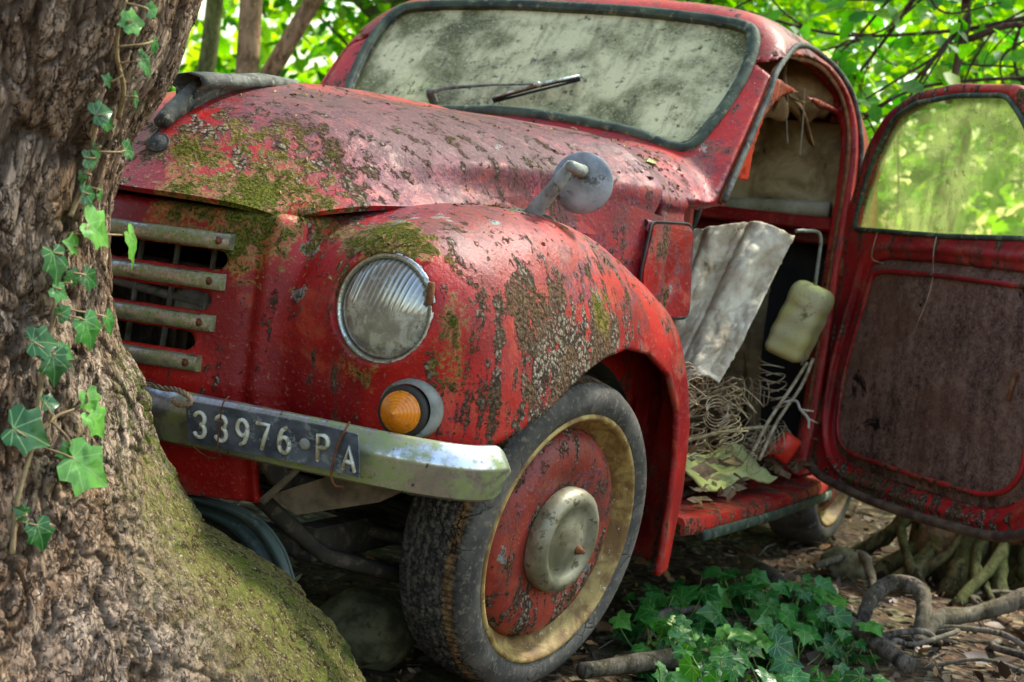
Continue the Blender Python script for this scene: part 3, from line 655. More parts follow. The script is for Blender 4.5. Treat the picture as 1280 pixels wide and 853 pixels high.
# scuttle side: the skin between bonnet, fender and door
for sx in (1, -1):
    mb = MB(); G = []
    for y, xt, zt in [(-.10,.405,.84),(.0,.424,.85),(.2,.466,.87),(.30,.512,.870),(.42,.553,.855)]:
        G.append([(sx*(xt-.010), y, zt), (sx*(xt), y, .80), (sx*(xt+.004+.01*max(0, y)), y, .74), (sx*(xt+.008+.02*max(0, y)), y, .62), (sx*(xt+.004+.02*max(0, y)), y, .45)])
    G = spline_grid(np.array(G), 30, 20); mb.grid(G); mb.grid(G+np.array([-sx*.004, 0, 0])); o = mb.build('scuttle_side', M_paint, car, fix=False); stain(o)
    if sx < 0: o.data.flip_normals()
for sx in (1, -1):
    FP = rpoly([(.370,.838),(.552,.845),(.544,.663),(.36,.655),(.330,.745)], .022, 5); sf = lambda y, z: doorx(y, z)+.014
    mb = MB(); mb.prism([(u, v) for u, v in FP], (.0, .0035), lambda u, v, w: (sx*(sf(u, v)+w), u, v)); fl = mb.build('vent_flap', M_paint, car, smooth=False); stain(fl, None, {'grime': .1})
    mb = MB(); mb.tube([(sx*(sf(u, v)-.0005), u, v) for u, v in (FP-[.445, .75])*1.05+[.445, .75]], .0028, 6, closed=True); mb.build('flap_gap', M_black, fl)
# ---- headlamps and indicators
def mir(p, sx): return (p[0]*sx, p[1], p[2])
for sx, fen in ((1, fenL), (-1, fenR)):
    c = np.array(mir(HL, sx)); ax = np.array([0.02*sx, -1, .03]); ax /= np.linalg.norm(ax)
    mb = MB(); mb.lathe([(-.10, .0), (-.095, .04), (-.06, .070), (-.02, .090), (.004, .099), (.010, .0975), (.011, .090), (.0, .080), (-.02, .074)], c-ax*.012, ax, 56); lamp = mb.build('headlight', M_rubberseal, car)
    if sx > 0: tag(lamp, None)
    mb = MB(); mb.lathe([(.0, .0865), (.008, .0875), (.015, .085), (.018, .0805), (.016, .0765), (.010, .0745), (.0, .075)], c, ax, 72); mb.build('chrome_ring', M_ring, lamp)
    mb = MB(); pr = [(.010+.026*math.cos(t*math.pi/2)**1.0-.004, .0755*math.sin(t*math.pi/2)) for t in np.linspace(1, 0, 14)]; mb.lathe(pr, c, ax, 72)
    ln = mb.build('headlight_lens', M_lens, lamp); vv = np.array([tuple(v.co) for v in ln.data.vertices]); fattr(ln, 'upper', sstep(-.004, .012, vv[:, 2]-c[2]+.16*(vv[:, 0]-c[0])*0))
    mb = MB(); P = [c+ax*.012+.081*(math.cos(t)*np.array([1, 0, 0])+math.sin(t)*np.array([0, 0, 1])) for t in (.35, .42, .49)]
    q = P[1]; mb.box(q+np.array([.004*sx, -.008, 0]), (.010, .010, .034), bev=.002); mb.build('ring_clip', M_rust, lamp)
    c = np.array(mir(IN, sx)); ax = np.array([.12*sx, -1, -.02]); ax /= np.linalg.norm(ax)
    mb = MB(); mb.lathe([(-.05, .046), (.0, .048), (.008, .0465), (.012, .042), (.012, .0385)], c, ax, 48); ib = mb.build('indicator', M_grey, car, sharp=50)
    c2 = c+ax*.004-np.array([.004*sx, 0, .003])
    mb = MB(); mb.lathe([(.0, .039), (.012, .0395), (.020, .037), (.021, .033), (.019, .030)], c2, ax, 44); mb.build('rubber_ring', M_black, ib)
    pr = [(.018, .0325)]
    for k in range(7): r0 = .032*(1-k/7)**.85; r1 = .032*(1-(k+1)/7)**.85; x0 = .022+.0265*(k/7)**.9; pr += [(x0+.0025, r0*.995), (x0+.0030, r0*.9+r1*.1), (x0+.0032, (r0+r1)/2)]
    pr += [(.052, .003), (.0525, 0)]
    mb = MB(); mb.lathe(pr, c2-ax*.002, ax, 40); mb.build('amber_lens', M_amber, ib)
# ---- bumper: a faceted blade that curls back at both ends
bp = crv([(-.70,-.33,.455),(-.69,-.40,.455),(-.655,-.465,.452),(-.58,-.505,.450),(-.40,-.530,.448),(-.2,-.545,.447),(0,-.550,.446),(.2,-.545,.445),(.40,-.532,.443),(.53,-.515,.440),(.600,-.488,.437),(.643,-.440,.434),(.657,-.375,.434)], 7)
hw = np.ones(len(bp)); e = np.linspace(0, 1, len(bp)); 
def endw(t): return min(1, math.sqrt(max(1e-4, 1-(1-min(t/.045, 1))**2)))
mb = MB(); G = []
T = np.gradient(bp, axis=0); T /= np.linalg.norm(T, axis=1)[:, None]
for p, t, q in zip(bp, T, e):
    w = endw(min(q, 1-q)+.004); nn = np.cross(t, [0, 0, 1]); nn /= np.linalg.norm(nn)
    if nn[1] > 0 and abs(p[0]) < .6: nn = -nn
    if abs(p[0]) >= .6 and nn[0]*p[0] < 0: nn = -nn
    sec = [(-.012, .041), (.0, .0425), (.006, .039), (.020, .014), (.021, .010), (.020, .006), (.007, -.037), (.0, -.041), (-.012, -.040), (-.012, -.034), (-.004, -.034), (.012, 0), (-.004, .036)]
    G.append([p+nn*a*(.4+.6*w)+np.array([0, 0, b*w]) for a, b in sec])
mb.grid(G, cv=True); n = len(sec); mb.F.append(tuple(range(n))); mb.F.append(tuple(len(mb.V)-n+k for k in range(n))[::-1])
bump_ = mb.build('bumper', M_bumper, car, sharp=38)
for sx in (-1, 1):
    mb = MB(); mb.tube(crv([(sx*.30,-.50,.42),(sx*.30,-.42,.36),(sx*.29,-.2,.31),(sx*.28,.0,.30)], 6), [.018]*19, 8, flat=.35, up=(1, 0, 0)); mb.build('bumper_bracket', M_under, bump_)
# ---- number plate wired to the bumper
PA = np.array([.224, -.580, .450]); PB = np.array([.520, -.562, .450]); pu = (PB-PA)/np.linalg.norm(PB-PA); pw = np.array([.01, -.30, 1.]); pw -= pu*(pw@pu); pw /= np.linalg.norm(pw); pn = np.cross(pu, pw)
if pn[1] > 0: pn = -pn
LEN = np.linalg.norm(PB-PA)
def pp(u, v, w): 
    bend = -.004*math.sin(u/LEN*3.1)+.003*(u > LEN*.8)*(u/LEN-.8)*5
    return PA+pu*u+pw*v+pn*(w+bend)
H_ = .0335
def slab(mb, poly, w0, w1, split=8):
    mb.prism(poly, (w0, w1), pp)
mb = MB(); us = np.linspace(0, LEN, 25); G = []
for u in us: G.append([pp(u, -H_, 0), pp(u, -H_, .003), pp(u, H_, .003), pp(u, H_, 0)])
mb.grid(G, cv=True); mb.F.append((0, 1, 2, 3)); mb.F.append(tuple(len(mb.V)-4+k for k in range(4)))
plate = mb.build('number_plate', M_plate, bump_, smooth=False)
# raised characters drawn as round-ended strokes
def arc(cx, cz, rx, rz, a0, a1, n=12): return [(cx+rx*math.cos(R_(a)), cz+rz*math.sin(R_(a))) for a in np.linspace(a0, a1, n)]
GL = {'3': [[*arc(.5, .74, .38, .25, 150, -80, 12), *arc(.5, .26, .40, .27, 80, -150, 12)]],
      '9': [[*arc(.5, .68, .38, .31, 0, 360, 20)], [(.88, .68), (.84, .38), (.68, .12), (.40, .0)]],
      '7': [[(.08, .98), (.92, .98), (.66, .55), (.42, .0)]],
      '6': [[*arc(.5, .31, .38, .31, 0, 360, 20)], [(.12, .31), (.17, .62), (.34, .88), (.62, 1.0)]],
      'P': [[(.14, .0), (.14, 1.), (.58, 1.), *arc(.58, .76, .32, .24, 90, -90, 9), (.14, .52)]],
      'A': [[(.06, .0), (.5, 1.), (.94, .0)], [(.22, .34), (.78, .34)]]}
M2 = M_digit
def glyph(ch, u0, w, h, v0, r=.0034, sl=.12):
    mb = MB()
    for st in GL[ch]:
        P = [pp(u0+(a*w+sl*b*h*.6), v0+b*h, .0042) for a, b in st]; mb.tube(P, r, 8, flat=1, cap=True)
        for q in (P[0], P[-1]): mb.lathe([(-r, 0), (-r*.6, r*.8), (0, r), (r*.6, r*.8), (r, 0)], q, (0, 0, 1), 8)
    mb.build('plate_digit' if ch.isdigit() else 'plate_letter', M2, plate, fix=True)
for ch, u0 in (('3', .010), ('3', .047), ('9', .084), ('7', .120), ('6', .156)): glyph(ch, u0, .023, .040, -.0205)
glyph('P', .222, .023, .040, -.0205); glyph('A', .268, .022, .035, -.024)
mb = MB(); mb.lathe([(0, 0), (0, .0001), (.001, .009), (.0035, .0085), (.0045, .007), (.0048, 0)][1:], pp(.204, .0, .002), pn, 20); mb.build('plate_seal', M_grey, plate, sharp=50)
mb = MB(); mb.lathe([(0, .0), (.0006, .0035), (.0012, 0)], pp(LEN-.012, -.024, .003), pn, 10); mb.build('plate_hole', M_black, plate)
# rusty wire and old cord that hold it
mb = MB(); mb.tube(crv([pp(.066, H_+.012, -.012), pp(.066, H_+.006, .004), pp(.062, .01, .009), pp(.056, -.02, .008), pp(.054, -H_-.004, .006), pp(.048, -H_-.020, -.004), pp(.02, -H_-.026, -.012), pp(-.005, -H_-.01, -.01)], 6), .0013, 6); mb.build('tie_wire', M_rust, bump_)
mb = MB(); mb.tube(crv([pp(.274, H_+.010, -.010), pp(.276, H_+.004, .004), pp(.268, .02, .009), pp(.260, .0, .010), pp(.254, -.02, .010), pp(.249, -H_-.008, .006), pp(.252, -H_-.024, .0), pp(.262, -H_-.026, -.006)], 6), .0017, 6)
mb.tube(crv([pp(.276, H_+.010, -.010), pp(.266, .018, .008), pp(.258, -.004, .009), pp(.250, -H_-.004, .006)], 6), .0011, 6); mb.build('tie_wire', M_rust, bump_)
mb = MB(); P = crv([(.03,-.548,.497),(.10,-.560,.492),(.16,-.572,.490),(.195,-.580,.493),(.225,-.588,.489),(.235,-.590,.480),(.215,-.592,.474),(.20,-.59,.479)], 7)
for k in range(3):
    a = np.arange(len(P))*.9+k*2.1; mb.tube(P+np.stack([0*a, np.cos(a)*.0028, np.sin(a)*.0028], 1), np.linspace(.0012, .0032, len(P)), 6)
mb.build('old_cord', simple('frayed_cord', (.20, .14, .08), (.36, .26, .16), .9, 50, bump=.8), bump_)
# ---- door mirror seen from its back
mb = MB(); mc = np.array([.555, -.005, .888]); mn = np.array([.20, -.97, .05]); mn /= np.linalg.norm(mn)
mb.lathe([(-.010, .0), (-.010, .050), (-.006, .0535), (.0, .0535), (.004, .050), (.007, .035), (.009, .015), (.0095, .0)], mc, mn, 48); mirr = mb.build('wing_mirror', simple('dull_mirror_back', (.17, .175, .18), (.36, .37, .38), .42, 16, metal=.3, bump=.3, speck=(.10, .10, .09)), car, sharp=40)
mb = MB(); j = mc+mn*.075+np.array([-.005, 0, .018])
mb.tube([mc+np.array([0, 0, .018])+mn*.004, mc+np.array([0, 0, .018])+mn*.03, j, j+mn*.012], [.013, .011, .011, .006], 14); mb.build('mirror_stub', M_grey, mirr)
foot = np.array([.485, -.055, .812])
mb = MB(); mb.tube([j+np.array([0, 0, .004]), j*.6+foot*.4, j*.15+foot*.85, foot+np.array([0, 0, -.006])], [.0105, .0135, .0165, .024], 14, flat=.75)
mb.build('mirror_arm', M_grey, mirr)
mb = MB(); mb.tube(crv([foot+np.array([-.030, -.050, -.004]), foot+np.array([-.018, -.028, .002]), foot, foot+np.array([.024, .034, -.002]), foot+np.array([.040, .052, -.012])], 4), [.006, .011, .013, .014, .015, .017, .018, .019, .019, .018, .017, .016, .015, .013, .011, .009, .006], 12, flat=.9); mb.build('mirror_foot', M_rubberseal, mirr)
# ---- wheels
def tyre_mesh(parent, c, n, hi=True):
    prof = [(-.006,.220),(.002,.228),(.006,.240),(.007,.252),(.003,.264),(-.005,.273),(-.014,.279)]
    tr = [(-.014-(.112)*t, .2795+.0065*math.sin(math.pi*t)) for t in np.linspace(0, 1, 48 if hi else 8)][1:-1]
    prof = prof+tr+[(-.126,.279),(-.135,.273),(-.143,.262),(-.146,.248),(-.142,.232),(-.132,.222)]
    K = 720 if hi else 64; n, a, b = frame(n); G = []; tread = []; brown = []
    t = np.arange(K)*2*math.pi/K; pr = np.array(prof); X = pr[:, 0][None]*np.ones((K, 1)); Rr = pr[:, 1][None]*np.ones((K, 1)); TH_ = t[:, None]*np.ones((1, len(prof)))
    tm = (Rr > .2785) & (X < -.013) & (X > -.127)
    if hi:
        s_ = (X+.07)/.056
        zig = .0022*np.abs(((TH_*72/(2*math.pi)*1.) % 1)-.5)*4
        g = 0
        for x0 in (-.042, -.058, -.074, -.090, -.106): g = np.maximum(g, np.exp(-((X-x0-zig)/.0016)**2))
        rib = ((np.sin(TH_*150) > .15) & (X > -.036) & (X < -.016)).astype(float)
        rib2 = ((np.sin(TH_*150) > .15) & (X < -.112) & (X > -.125)).astype(float)
        blk = ((np.sin(TH_*170+np.sign(np.sin(X*400))*1.5) > .55) & (X < -.042) & (X > -.106)).astype(float)
        Rr = Rr-tm*(.006*g+.0035*rib+.0035*rib2+.0022*blk)
        wob = fbm(np.cos(TH_)*6, np.sin(TH_)*6, X*30, 3, 5)-.5; Rr = Rr+.0035*wob*tm
    P = np.array([[n, a, b]])
    W = np.asarray(c)+X[..., None]*n+Rr[..., None]*(np.cos(TH_)[..., None]*a+np.sin(TH_)[..., None]*b)
    mb = MB(); mb.grid(W, cu=True); o = mb.build('tyre', M_tyre2 if hi else M_tyre, parent, sharp=60 if hi else None)
    if hi: fattr(o, 'tread', tm.ravel().astype(float)); fattr(o, 'brown', (np.exp(-((X+.026)/.011)**2)*tm+.35*(X > 0)*(Rr > .262)).ravel())
    return o
def wheel(c, n, name='wheel', hi=True, cap=True):
    w = empty(name, (0, 0, 0), car); n = np.asarray(n, float)/np.linalg.norm(n); c = np.asarray(c, float); K = 96 if hi else 40
    tyre_mesh(w, c, n, hi)
    mb = MB(); mb.lathe([(-.130, .222), (-.136, .214), (-.110, .196), (-.05, .188), (-.034, .192), (-.022, .207), (-.006, .213), (.002, .217), (.004, .222), (.001, .227), (-.006, .226)], c, n, K); mb.build('rim', M_rim, w)
    mb = MB(); mb.lathe([(-.040, .1925), (-.030, .187), (-.020, .182), (-.010, .168), (-.004, .150), (-.008, .120), (-.012, .100), (-.010, .06), (-.010, .0)], c, n, K)
    d = mb.build('wheel_disc', M_disc, w); vv = np.array([tuple(v.co) for v in d.data.vertices]); stain(d, vv, {'prim': .12, 'grime': .18+.35*(vv[:, 2] < c[2]-.08)*1., 'chalk_sky': .25*(vv[:, 2] > c[2]+.02)})
    if cap:
        mb = MB(); mb.lathe([(-.010, .094), (.004, .095), (.014, .092), (.021, .084), (.023, .074), (.018, .064), (.014, .058), (.018, .045), (.022, .03), (.024, .015), (.024, .0)], c, n, K)
        hc = mb.build('hubcap', M_hub, w)
        a = frame(n)[1]; q = c+n*.022+np.array([0, .020, -.012]); mb = MB(); mb.lathe([(0, .0), (0, .009), (.008, .008), (.012, .005), (.018, .004), (.018, 0)], q, n, 10); mb.build('hub_screw', M_rust, hc if False else w)
    mb = MB(); q = c+n*(-.004)+np.array([-.03, -.050, -.168])*1; 
    return w
def nrm_(a, b): a, b = R_(a), R_(b); return np.array([math.cos(a)*math.cos(b), math.sin(a)*math.cos(b), math.sin(b)])
w1 = wheel((.596, .010, .271), nrm_(-8.25, -6.6), hi=True)
w2 = wheel((-.56, .0, .278), nrm_(172+3, 0)*[1, 1, 1], hi=False)
w3 = wheel((.555, 2.0, .280), (1, 0, 0), hi=False); w4 = wheel((-.555, 2.0, .280), (-1, 0, 0), hi=False)
# ---- running board
mb = MB(); 
for sx in (1,):
    G = []
    for y, x0, x1, zt in [(.50,.50,.645,.262),(.56,.50,.665,.262),(.9,.50,.675,.256),(1.3,.50,.670,.250),(1.45,.50,.66,.250),(1.60,.50,.64,.255)]:
        G.append([(x0, y, zt-.004), (x0, y, zt), (x1-.02, y, zt+.002), (x1-.006, y, zt-.001), (x1, y, zt-.010), (x1-.001, y, zt-.034), (x1-.008, y, zt-.036), (x1-.010, y, zt-.012)])
    mb.grid(G, cv=True); mb.F.append(tuple(range(8))); mb.F.append(tuple(len(mb.V)-8+k for k in range(8)))
rb = mb.build('running_board', M_paint, car, sharp=40); stain(rb, None, {'grime': .30, 'chalk_sky': .1})
mb = MB(); mb.tube([(.672, .54, .228), (.682, 1.0, .222), (.672, 1.5, .218)], .012, 8, flat=.5); mb.build('board_edge', M_rubberseal, rb)
# right running board, same shape
o = rb.copy(); o.data = rb.data.copy(); link(o); o.data.transform(Matrix.Scale(-1, 4, (1, 0, 0))); o.data.flip_normals(); o.parent = car; o.name = 'running_board'
# ---- chassis, firewall, axle and spring seen in the dark under the nose
mb = MB(); mb.box((0, .42, .62), (1.02, .012, .62)); mb.box((0, .43, .30), (1.0, .012, .12)); fw = mb.build('firewall', M_black, car, smooth=False)
mb = MB()
for sx in (-1, 1): mb.box((sx*.27, .95, .235), (.05, 2.5, .06), bev=.006)
mb.box((0, -.30, .235), (.54, .04, .04), bev=.006); mb.box((0, .55, .225), (.6, .08, .05), bev=.006); ch = mb.build('chassis_frame', M_under, car, smooth=False)
mb = MB()
for k in range(5):
    L = .52-k*.07; P = [(x, -.05, .30-.035*k*.35-.05*(x/.52)**2) for x in np.linspace(-L, L, 13)]; mb.tube(P, .022, 6, flat=.28, up=(0, 0, 1))
mb.build('leaf_spring', M_under, car)
mb = MB(); mb.tube([(-.54, .0, .27), (.54, .0, .27)], .022, 10); mb.tube([(-.2,-.1,.22),(.05,-.18,.20),(.3,-.12,.24),(.5,-.02,.22)], .012, 8); mb.tube([(.22,-.40,.33),(.30,-.28,.22),(.42,-.1,.17)], .014, 8); mb.build('front_axle', M_under, car)
mb = MB(); mb.box((0, -.30, .50), (.34, .05, .34), bev=.01)
for k in range(14): mb.box((-.16+k*.0246, -.33, .50), (.003, .012, .32))
mb.build('radiator', simple('dusty_radiator', (.05, .045, .035), (.16, .14, .11), .9, 20, bump=.8), car, smooth=False)
mb = MB()
for k in range(6): mb.tube([(-.2+k*.075, -.42, .42), (-.2+k*.075+.02, -.42, .76)], .005, 6)
mb.tube([(-.24, -.415, .64), (.26, -.415, .60)], .008, 6); mb.box((.08, -.40, .60), (.09, .04, .07), bev=.012); mb.build('grille_brace', M_grey, car)
mb = MB(); mb.box((0, .05, .50), (.30, .5, .30), bev=.04); mb.lathe([(-.1, .0), (-.1, .10), (.05, .10), (.06, .03), (.06, 0)], (0, -.02, .72), (0, 0, 1), 20); mb.build('engine', M_black, car)
for sx in (-1, 1):
    # wheel-house liner: smooth dark sheet over the front wheel
    mb = MB(); G = []
    for th in np.linspace(-.2, 2.7, 26):
        yy = FC[0]-.02+.335*math.cos(th); zz = .29+.30*math.sin(th); G.append([(sx*x, yy, zz) for x in (.335, .45, .55, .585)])
    mb.grid(G); G = [[(sx*.335, FC[0]-.02+r*math.cos(th), .29+r*.895*math.sin(th)) for r in (.0, .12, .24, .335)] for th in np.linspace(-.35, 2.9, 26)]; mb.grid(G); mb.build('wheel_house', M_guard, car, fix=False)
# lower nose stay and old splash boards under the bumper
mb = MB(); mb.prism([(.288,.335),(.45,.42),(.56,.43),(.44,.345),(.33,.31)], (-.44, -.43), lambda u, v, w: (u, w+(u-.29)*.5, v)); mb.build('splash_board', simple('rotten_brown_board', (.07, .05, .03), (.18, .13, .08), .9, 20, bump=.9), car, smooth=False)
mb = MB(); mb.tube([(.300,-.475,.330),(.335,-.46,.375),(.375,-.44,.43)], [.007, .006, .005], 6, flat=.6); mb.build('wooden_stay', simple('split_wood', (.10, .08, .05), (.22, .17, .12), .9, 30, bump=.9), car)
# ---- the open left-hand door, hinged at the rear pillar
DH = np.array([.63, 1.49, 0.]); DA = R_(50); DD = np.array([math.sin(DA), -math.cos(DA), 0]); DN = np.array([DD[1], -DD[0], 0])   # DN points to the outside of the door
if DN @ np.array([1, 1, 0]) < 0: DN = -DN
DO = rpoly([(-.03,.86),(-.022,.66),(-.038,.50),(-.040,.37),(-.03,.285),(.06,.262),(.30,.250),(.55,.254),(.72,.266),(.83,.30),(.865,.36),(.872,.60),(.86,.86),(.845,.93),(.72,1.09),(.615,1.205),(.575,1.246),(.36,1.258),(.21,1.242),(.105,1.200),(.04,1.115),(.005,.99)], .03, 4)
DG = rpoly([(.034,.897),(.052,.995),(.086,1.095),(.140,1.183),(.225,1.217),(.37,1.230),(.54,1.226),(.60,1.175),(.70,1.06),(.80,.935),(.795,.912),(.40,.898)], .025, 4)
DPn = rpoly([(.118,.815),(.103,.74),(.080,.65),(.058,.55),(.054,.42),(.075,.352),(.14,.318),(.42,.312),(.66,.316),(.745,.345),(.79,.40),(.80,.60),(.79,.80),(.74,.838),(.40,.840),(.18,.835)], .045, 4)
def dw(s, z, t=0.): return DH+DD*s+np.array([0, 0, z])+DN*t
def f_door(s, t, z):
    o = poly2(s, z, DO); bow = .020*np.sin(np.clip((z-.26)/.62, 0, 1)*math.pi)
    d = smax(o, np.abs(t-bow*.6-.004)-.021, .016)                       # the shell, rounded edges
    g = poly2(s, z, DG); d = smax(d, -g, .008)
    p = poly2(s, z, DPn); d = smax(d, -np.maximum(p, t-.006), .012)                     # recess for the trim on the inside (t < 0)
    d = smin(d, np.hypot(np.abs(p)-.030, (t+.018)*1.0)-.006, .014)          # raised bead around it
    return d-.002*(vnoise(s*9, t*9, z*9, 31)-.5)
V, Q = snet(f_door, (-.07, -.05, .23), (.90, .06, 1.28), .0062, 2)
Vw = DH+V[:, :1]*DD+V[:, 1:2]*DN+V[:, 2:3]*np.array([0, 0, 1]); 
if np.cross(DD, DN)[2] < 0: Q = Q[:, ::-1]
door = mesh_obj('door', Vw, Q, M_paintdoor, car)
pd = poly2(V[:, 0], V[:, 2], DPn); low = sstep(.38, .27, V[:, 2])
stain(door, Vw, {'grime': .08+.50*low+.25*(V[:, 2] > .95)+.2*sstep(.06, .0, V[:, 0]), 'prim': -.1+0*low, 'chalk_sky': -.1+0*low})
tag(door, 'open red door with brown trim board and algae-filmed window')
mb = MB(); G = []
ss = np.linspace(.03, .83, 90); zz = np.linspace(.29, .86, 70); SS, ZZ = np.meshgrid(ss, zz, indexing='ij'); pdd = poly2(SS, ZZ, DPn)
W = -.004+.012*sstep(.0, .035, -pdd)*-1+.010*(fbm(SS*9, ZZ*9, 0*SS, 4, 41)-.5)+.004*(vnoise(SS*40, ZZ*40, 0*SS, 42)-.5)
idx = -np.ones(SS.shape, int); keep = pdd < .006; V = []; 
for i, j in np.argwhere(keep): idx[i, j] = len(V); V.append(dw(SS[i, j], ZZ[i, j], W[i, j]))
F = [(idx[i, j], idx[i+1, j], idx[i+1, j+1], idx[i, j+1]) for i in range(89) for j in range(69) if min(idx[i, j], idx[i+1, j], idx[i+1, j+1], idx[i, j+1]) >= 0]
mb.add(V, F); tp = mb.build('trim_board', M_trim, door, fix=False)
mb = MB(); mb.prism(rpoly([(.026,.890),(.045,.997),(.080,1.100),(.135,1.190),(.22,1.224),(.37,1.237),(.545,1.233),(.608,1.18),(.71,1.06),(.81,.935),(.80,.905),(.40,.890)], .02, 3), (.0, .005), lambda u, v, w: dw(u, v, w)); dgl = mb.build('door_glass', M_dglass, door, smooth=False)
mb = MB(); mb.tube([dw(p[0]+(.3-p[0])*.012, p[1]+(1.05-p[1])*.02, -.016) for p in DG], .0065, 8, closed=True); mb.build('window_rubber', M_rubberseal, door)
mb = MB(); mb.tube([dw(p[0]+(.4-p[0])*.025, p[1]+(.75-p[1])*.012, -.022) for p in crv([(-.035,.42),(-.03,.31),(.02,.272),(.10,.258),(.30,.246),(.55,.250),(.72,.262),(.82,.296),(.86,.36),(.865,.55)], 5)], .012, 8); mb.build('perished_door_seal', simple('perished_brown_rubber', (.05, .025, .018), (.16, .10, .06), .85, 20, bump=.8), door)
for z in (.42, .80):
    mb = MB(); mb.tube([(DH[0]-.012, DH[1]-.004, z-.035), (DH[0]-.012, DH[1]-.004, z+.035)], .010, 10); mb.box(dw(.0, z, -.01), (.05, .02, .05), bev=.004); mb.build('hinge', M_rust, door)
mb = MB(); P = crv([dw(.145, .90, -.02), dw(.150, .86, -.03), dw(.16, .83, -.035), dw(.20, .822, -.03)], 5); mb.tube(P, .0014, 5)
mb.build('dry_tendril', M_wire, door); mb = MB(); mb.tube(crv([dw(.37, .905, -.018), dw(.385, .86, -.032), dw(.38, .80, -.02), dw(.365, .74, -.018), dw(.33, .66, -.016)], 6), .0014, 5); mb.build('dry_tendril', M_wire, door)
mb = MB(); mb.lathe([(0, 0), (.0, .011), (.008, .010), (.010, 0)], dw(.70, .62, -.012), -DN, 14); mb.tube([dw(.70, .62, -.020), dw(.70, .56, -.03)], .005, 8); mb.build('window_crank', M_rust, door)
# ---- inside of the cab
mb = MB(); mb.box((0, 1.25, .272), (1.10, 1.5, .012)); mb.build('cab_floor', M_under, car, smooth=False)
def sheet(name, f, nu, nv, mat, parent=None, th=.003):
    U, W = np.meshgrid(np.linspace(0, 1, nu), np.linspace(0, 1, nv), indexing='ij'); P = f(U, W); mb = MB(); mb.grid(P)
    n = np.cross(np.gradient(P, axis=0), np.gradient(P, axis=1)); n /= np.linalg.norm(n, axis=2)[..., None]+1e-9
    b = len(mb.V); mb.grid((P-n*th)[:, ::-1]); 
    for i in range(nu-1):
        for j, q in ((0, nv-1), (nv-1, 0)): mb.F.append((i*nv+j, (i+1)*nv+j, b+(i+1)*nv+q, b+i*nv+q))
    for j in range(nv-1):
        for i in (0, nu-1): mb.F.append((i*nv+j, i*nv+j+1, b+i*nv+nv-2-j, b+i*nv+nv-1-j))
    return mb.build(name, mat, parent, fix=True)
def fbk(U, W):
    x = -.56+1.12*U; z = .935+.245*W; y = 1.66+.05*(U-.5)**2*4*-1+.05*W+.03*np.sin(W*math.pi)*-1
    y = y+.035*(fbm(x*7, z*7, 0*x, 4, 51)-.5)-.03*np.exp(-((W-.0)/.08)**2); return np.stack([x, y, z-.018*np.sin(U*math.pi*1.0)*(1-W)], -1)
seat = sheet('rear_seat_back', fbk, 120, 50, M_seat, car, .02)
mb = MB(); P = [(x, 1.60-.03*(x/.5)**2, .945-.020*math.cos(x*2.9)) for x in np.linspace(-.55, .55, 30)]; mb.tube(P, .022, 10, flat=.8); mb.build('seat_roll', cloth('cream_piping', (.50, .47, .34), (.34, .31, .20), (.15, .13, .07), 12), seat)
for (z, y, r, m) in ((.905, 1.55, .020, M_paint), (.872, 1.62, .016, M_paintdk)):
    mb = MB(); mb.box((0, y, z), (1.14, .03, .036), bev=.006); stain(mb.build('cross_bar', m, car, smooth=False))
mb = MB(); mb.box((0, 1.72, .58), (1.10, .02, .62)); mb.build('rear_bulkhead', M_black, car, smooth=False)
mb = MB(); mb.box((0, 1.80, 1.26), (.9, .012, .20)); bk = mb.build('rear_lining', M_tan, car, smooth=False); bk.location = (0, 0, 0)
# hanging shreds of headlining
def hl(x0, x1, y0, y1, zt, zb, s, sag=.03):
    def f(U, W):
        x = x0+(x1-x0)*U; y = y0+(y1-y0)*U+.03*np.sin(W*3+U*5); z = zt+(zb-zt)*W*(.35+.65*(fbm(U*4, 0*U, 0*U+s, 3, 61)))*1.3-.0*U
        return np.stack([x+.02*np.sin(W*6+s), y-.03*W, z+.0*x], -1)
    return f
for i, a in enumerate([(-.35,.30,1.12,1.30,1.33,1.20,1.), (.10,.50,1.10,1.20,1.30,1.12,2.5), (.30,.53,1.25,1.50,1.31,1.16,4.), (.0,.45,1.45,1.62,1.32,1.19,6.2)]): sheet('torn_headlining', hl(*a), 40, 16, M_tan, car, .003)
def strip(P, w, mat, nm='torn_headlining', par=car):
    P = crv(P, 6); mb = MB(); mb.tube(P, w, 8, flat=.18, up=(.5, .5, 0)); return mb.build(nm, mat, par)
strip([(.50,1.16,1.285),(.495,1.17,1.22),(.47,1.2,1.17),(.40,1.22,1.14),(.30,1.22,1.10)], .030, M_tan)
strip([(.46,1.16,1.285),(.49,1.22,1.22),(.515,1.30,1.18),(.53,1.38,1.10)], .024, M_tan)
strip([(.50,1.20,1.24),(.512,1.205,1.18),(.515,1.21,1.13),(.522,1.22,1.08)], .0035, M_digit); strip([(.53,1.27,1.22),(.535,1.275,1.14),(.538,1.28,1.06)], .0035, M_digit); strip([(.49,1.22,1.20),(.53,1.25,1.185),(.56,1.28,1.19)], .004, M_tan)
mb = MB(); mb.tube([(.16, .96, .93), (.2, .90, .90), (.16, .84, .80)], .01, 8); mb.tube([(.25+.17*math.cos(t), .95+.05*math.sin(t), .90+.17*math.sin(t)) for t in np.linspace(0, 6.28, 40)[:-1]], .009, 8, closed=True); mb.build('steering_wheel', M_black, car)
mb = MB(); mb.box((0, .80, .90), (.92, .06, .14), bev=.02); mb.build('dashboard', M_paintdk, car, smooth=False)
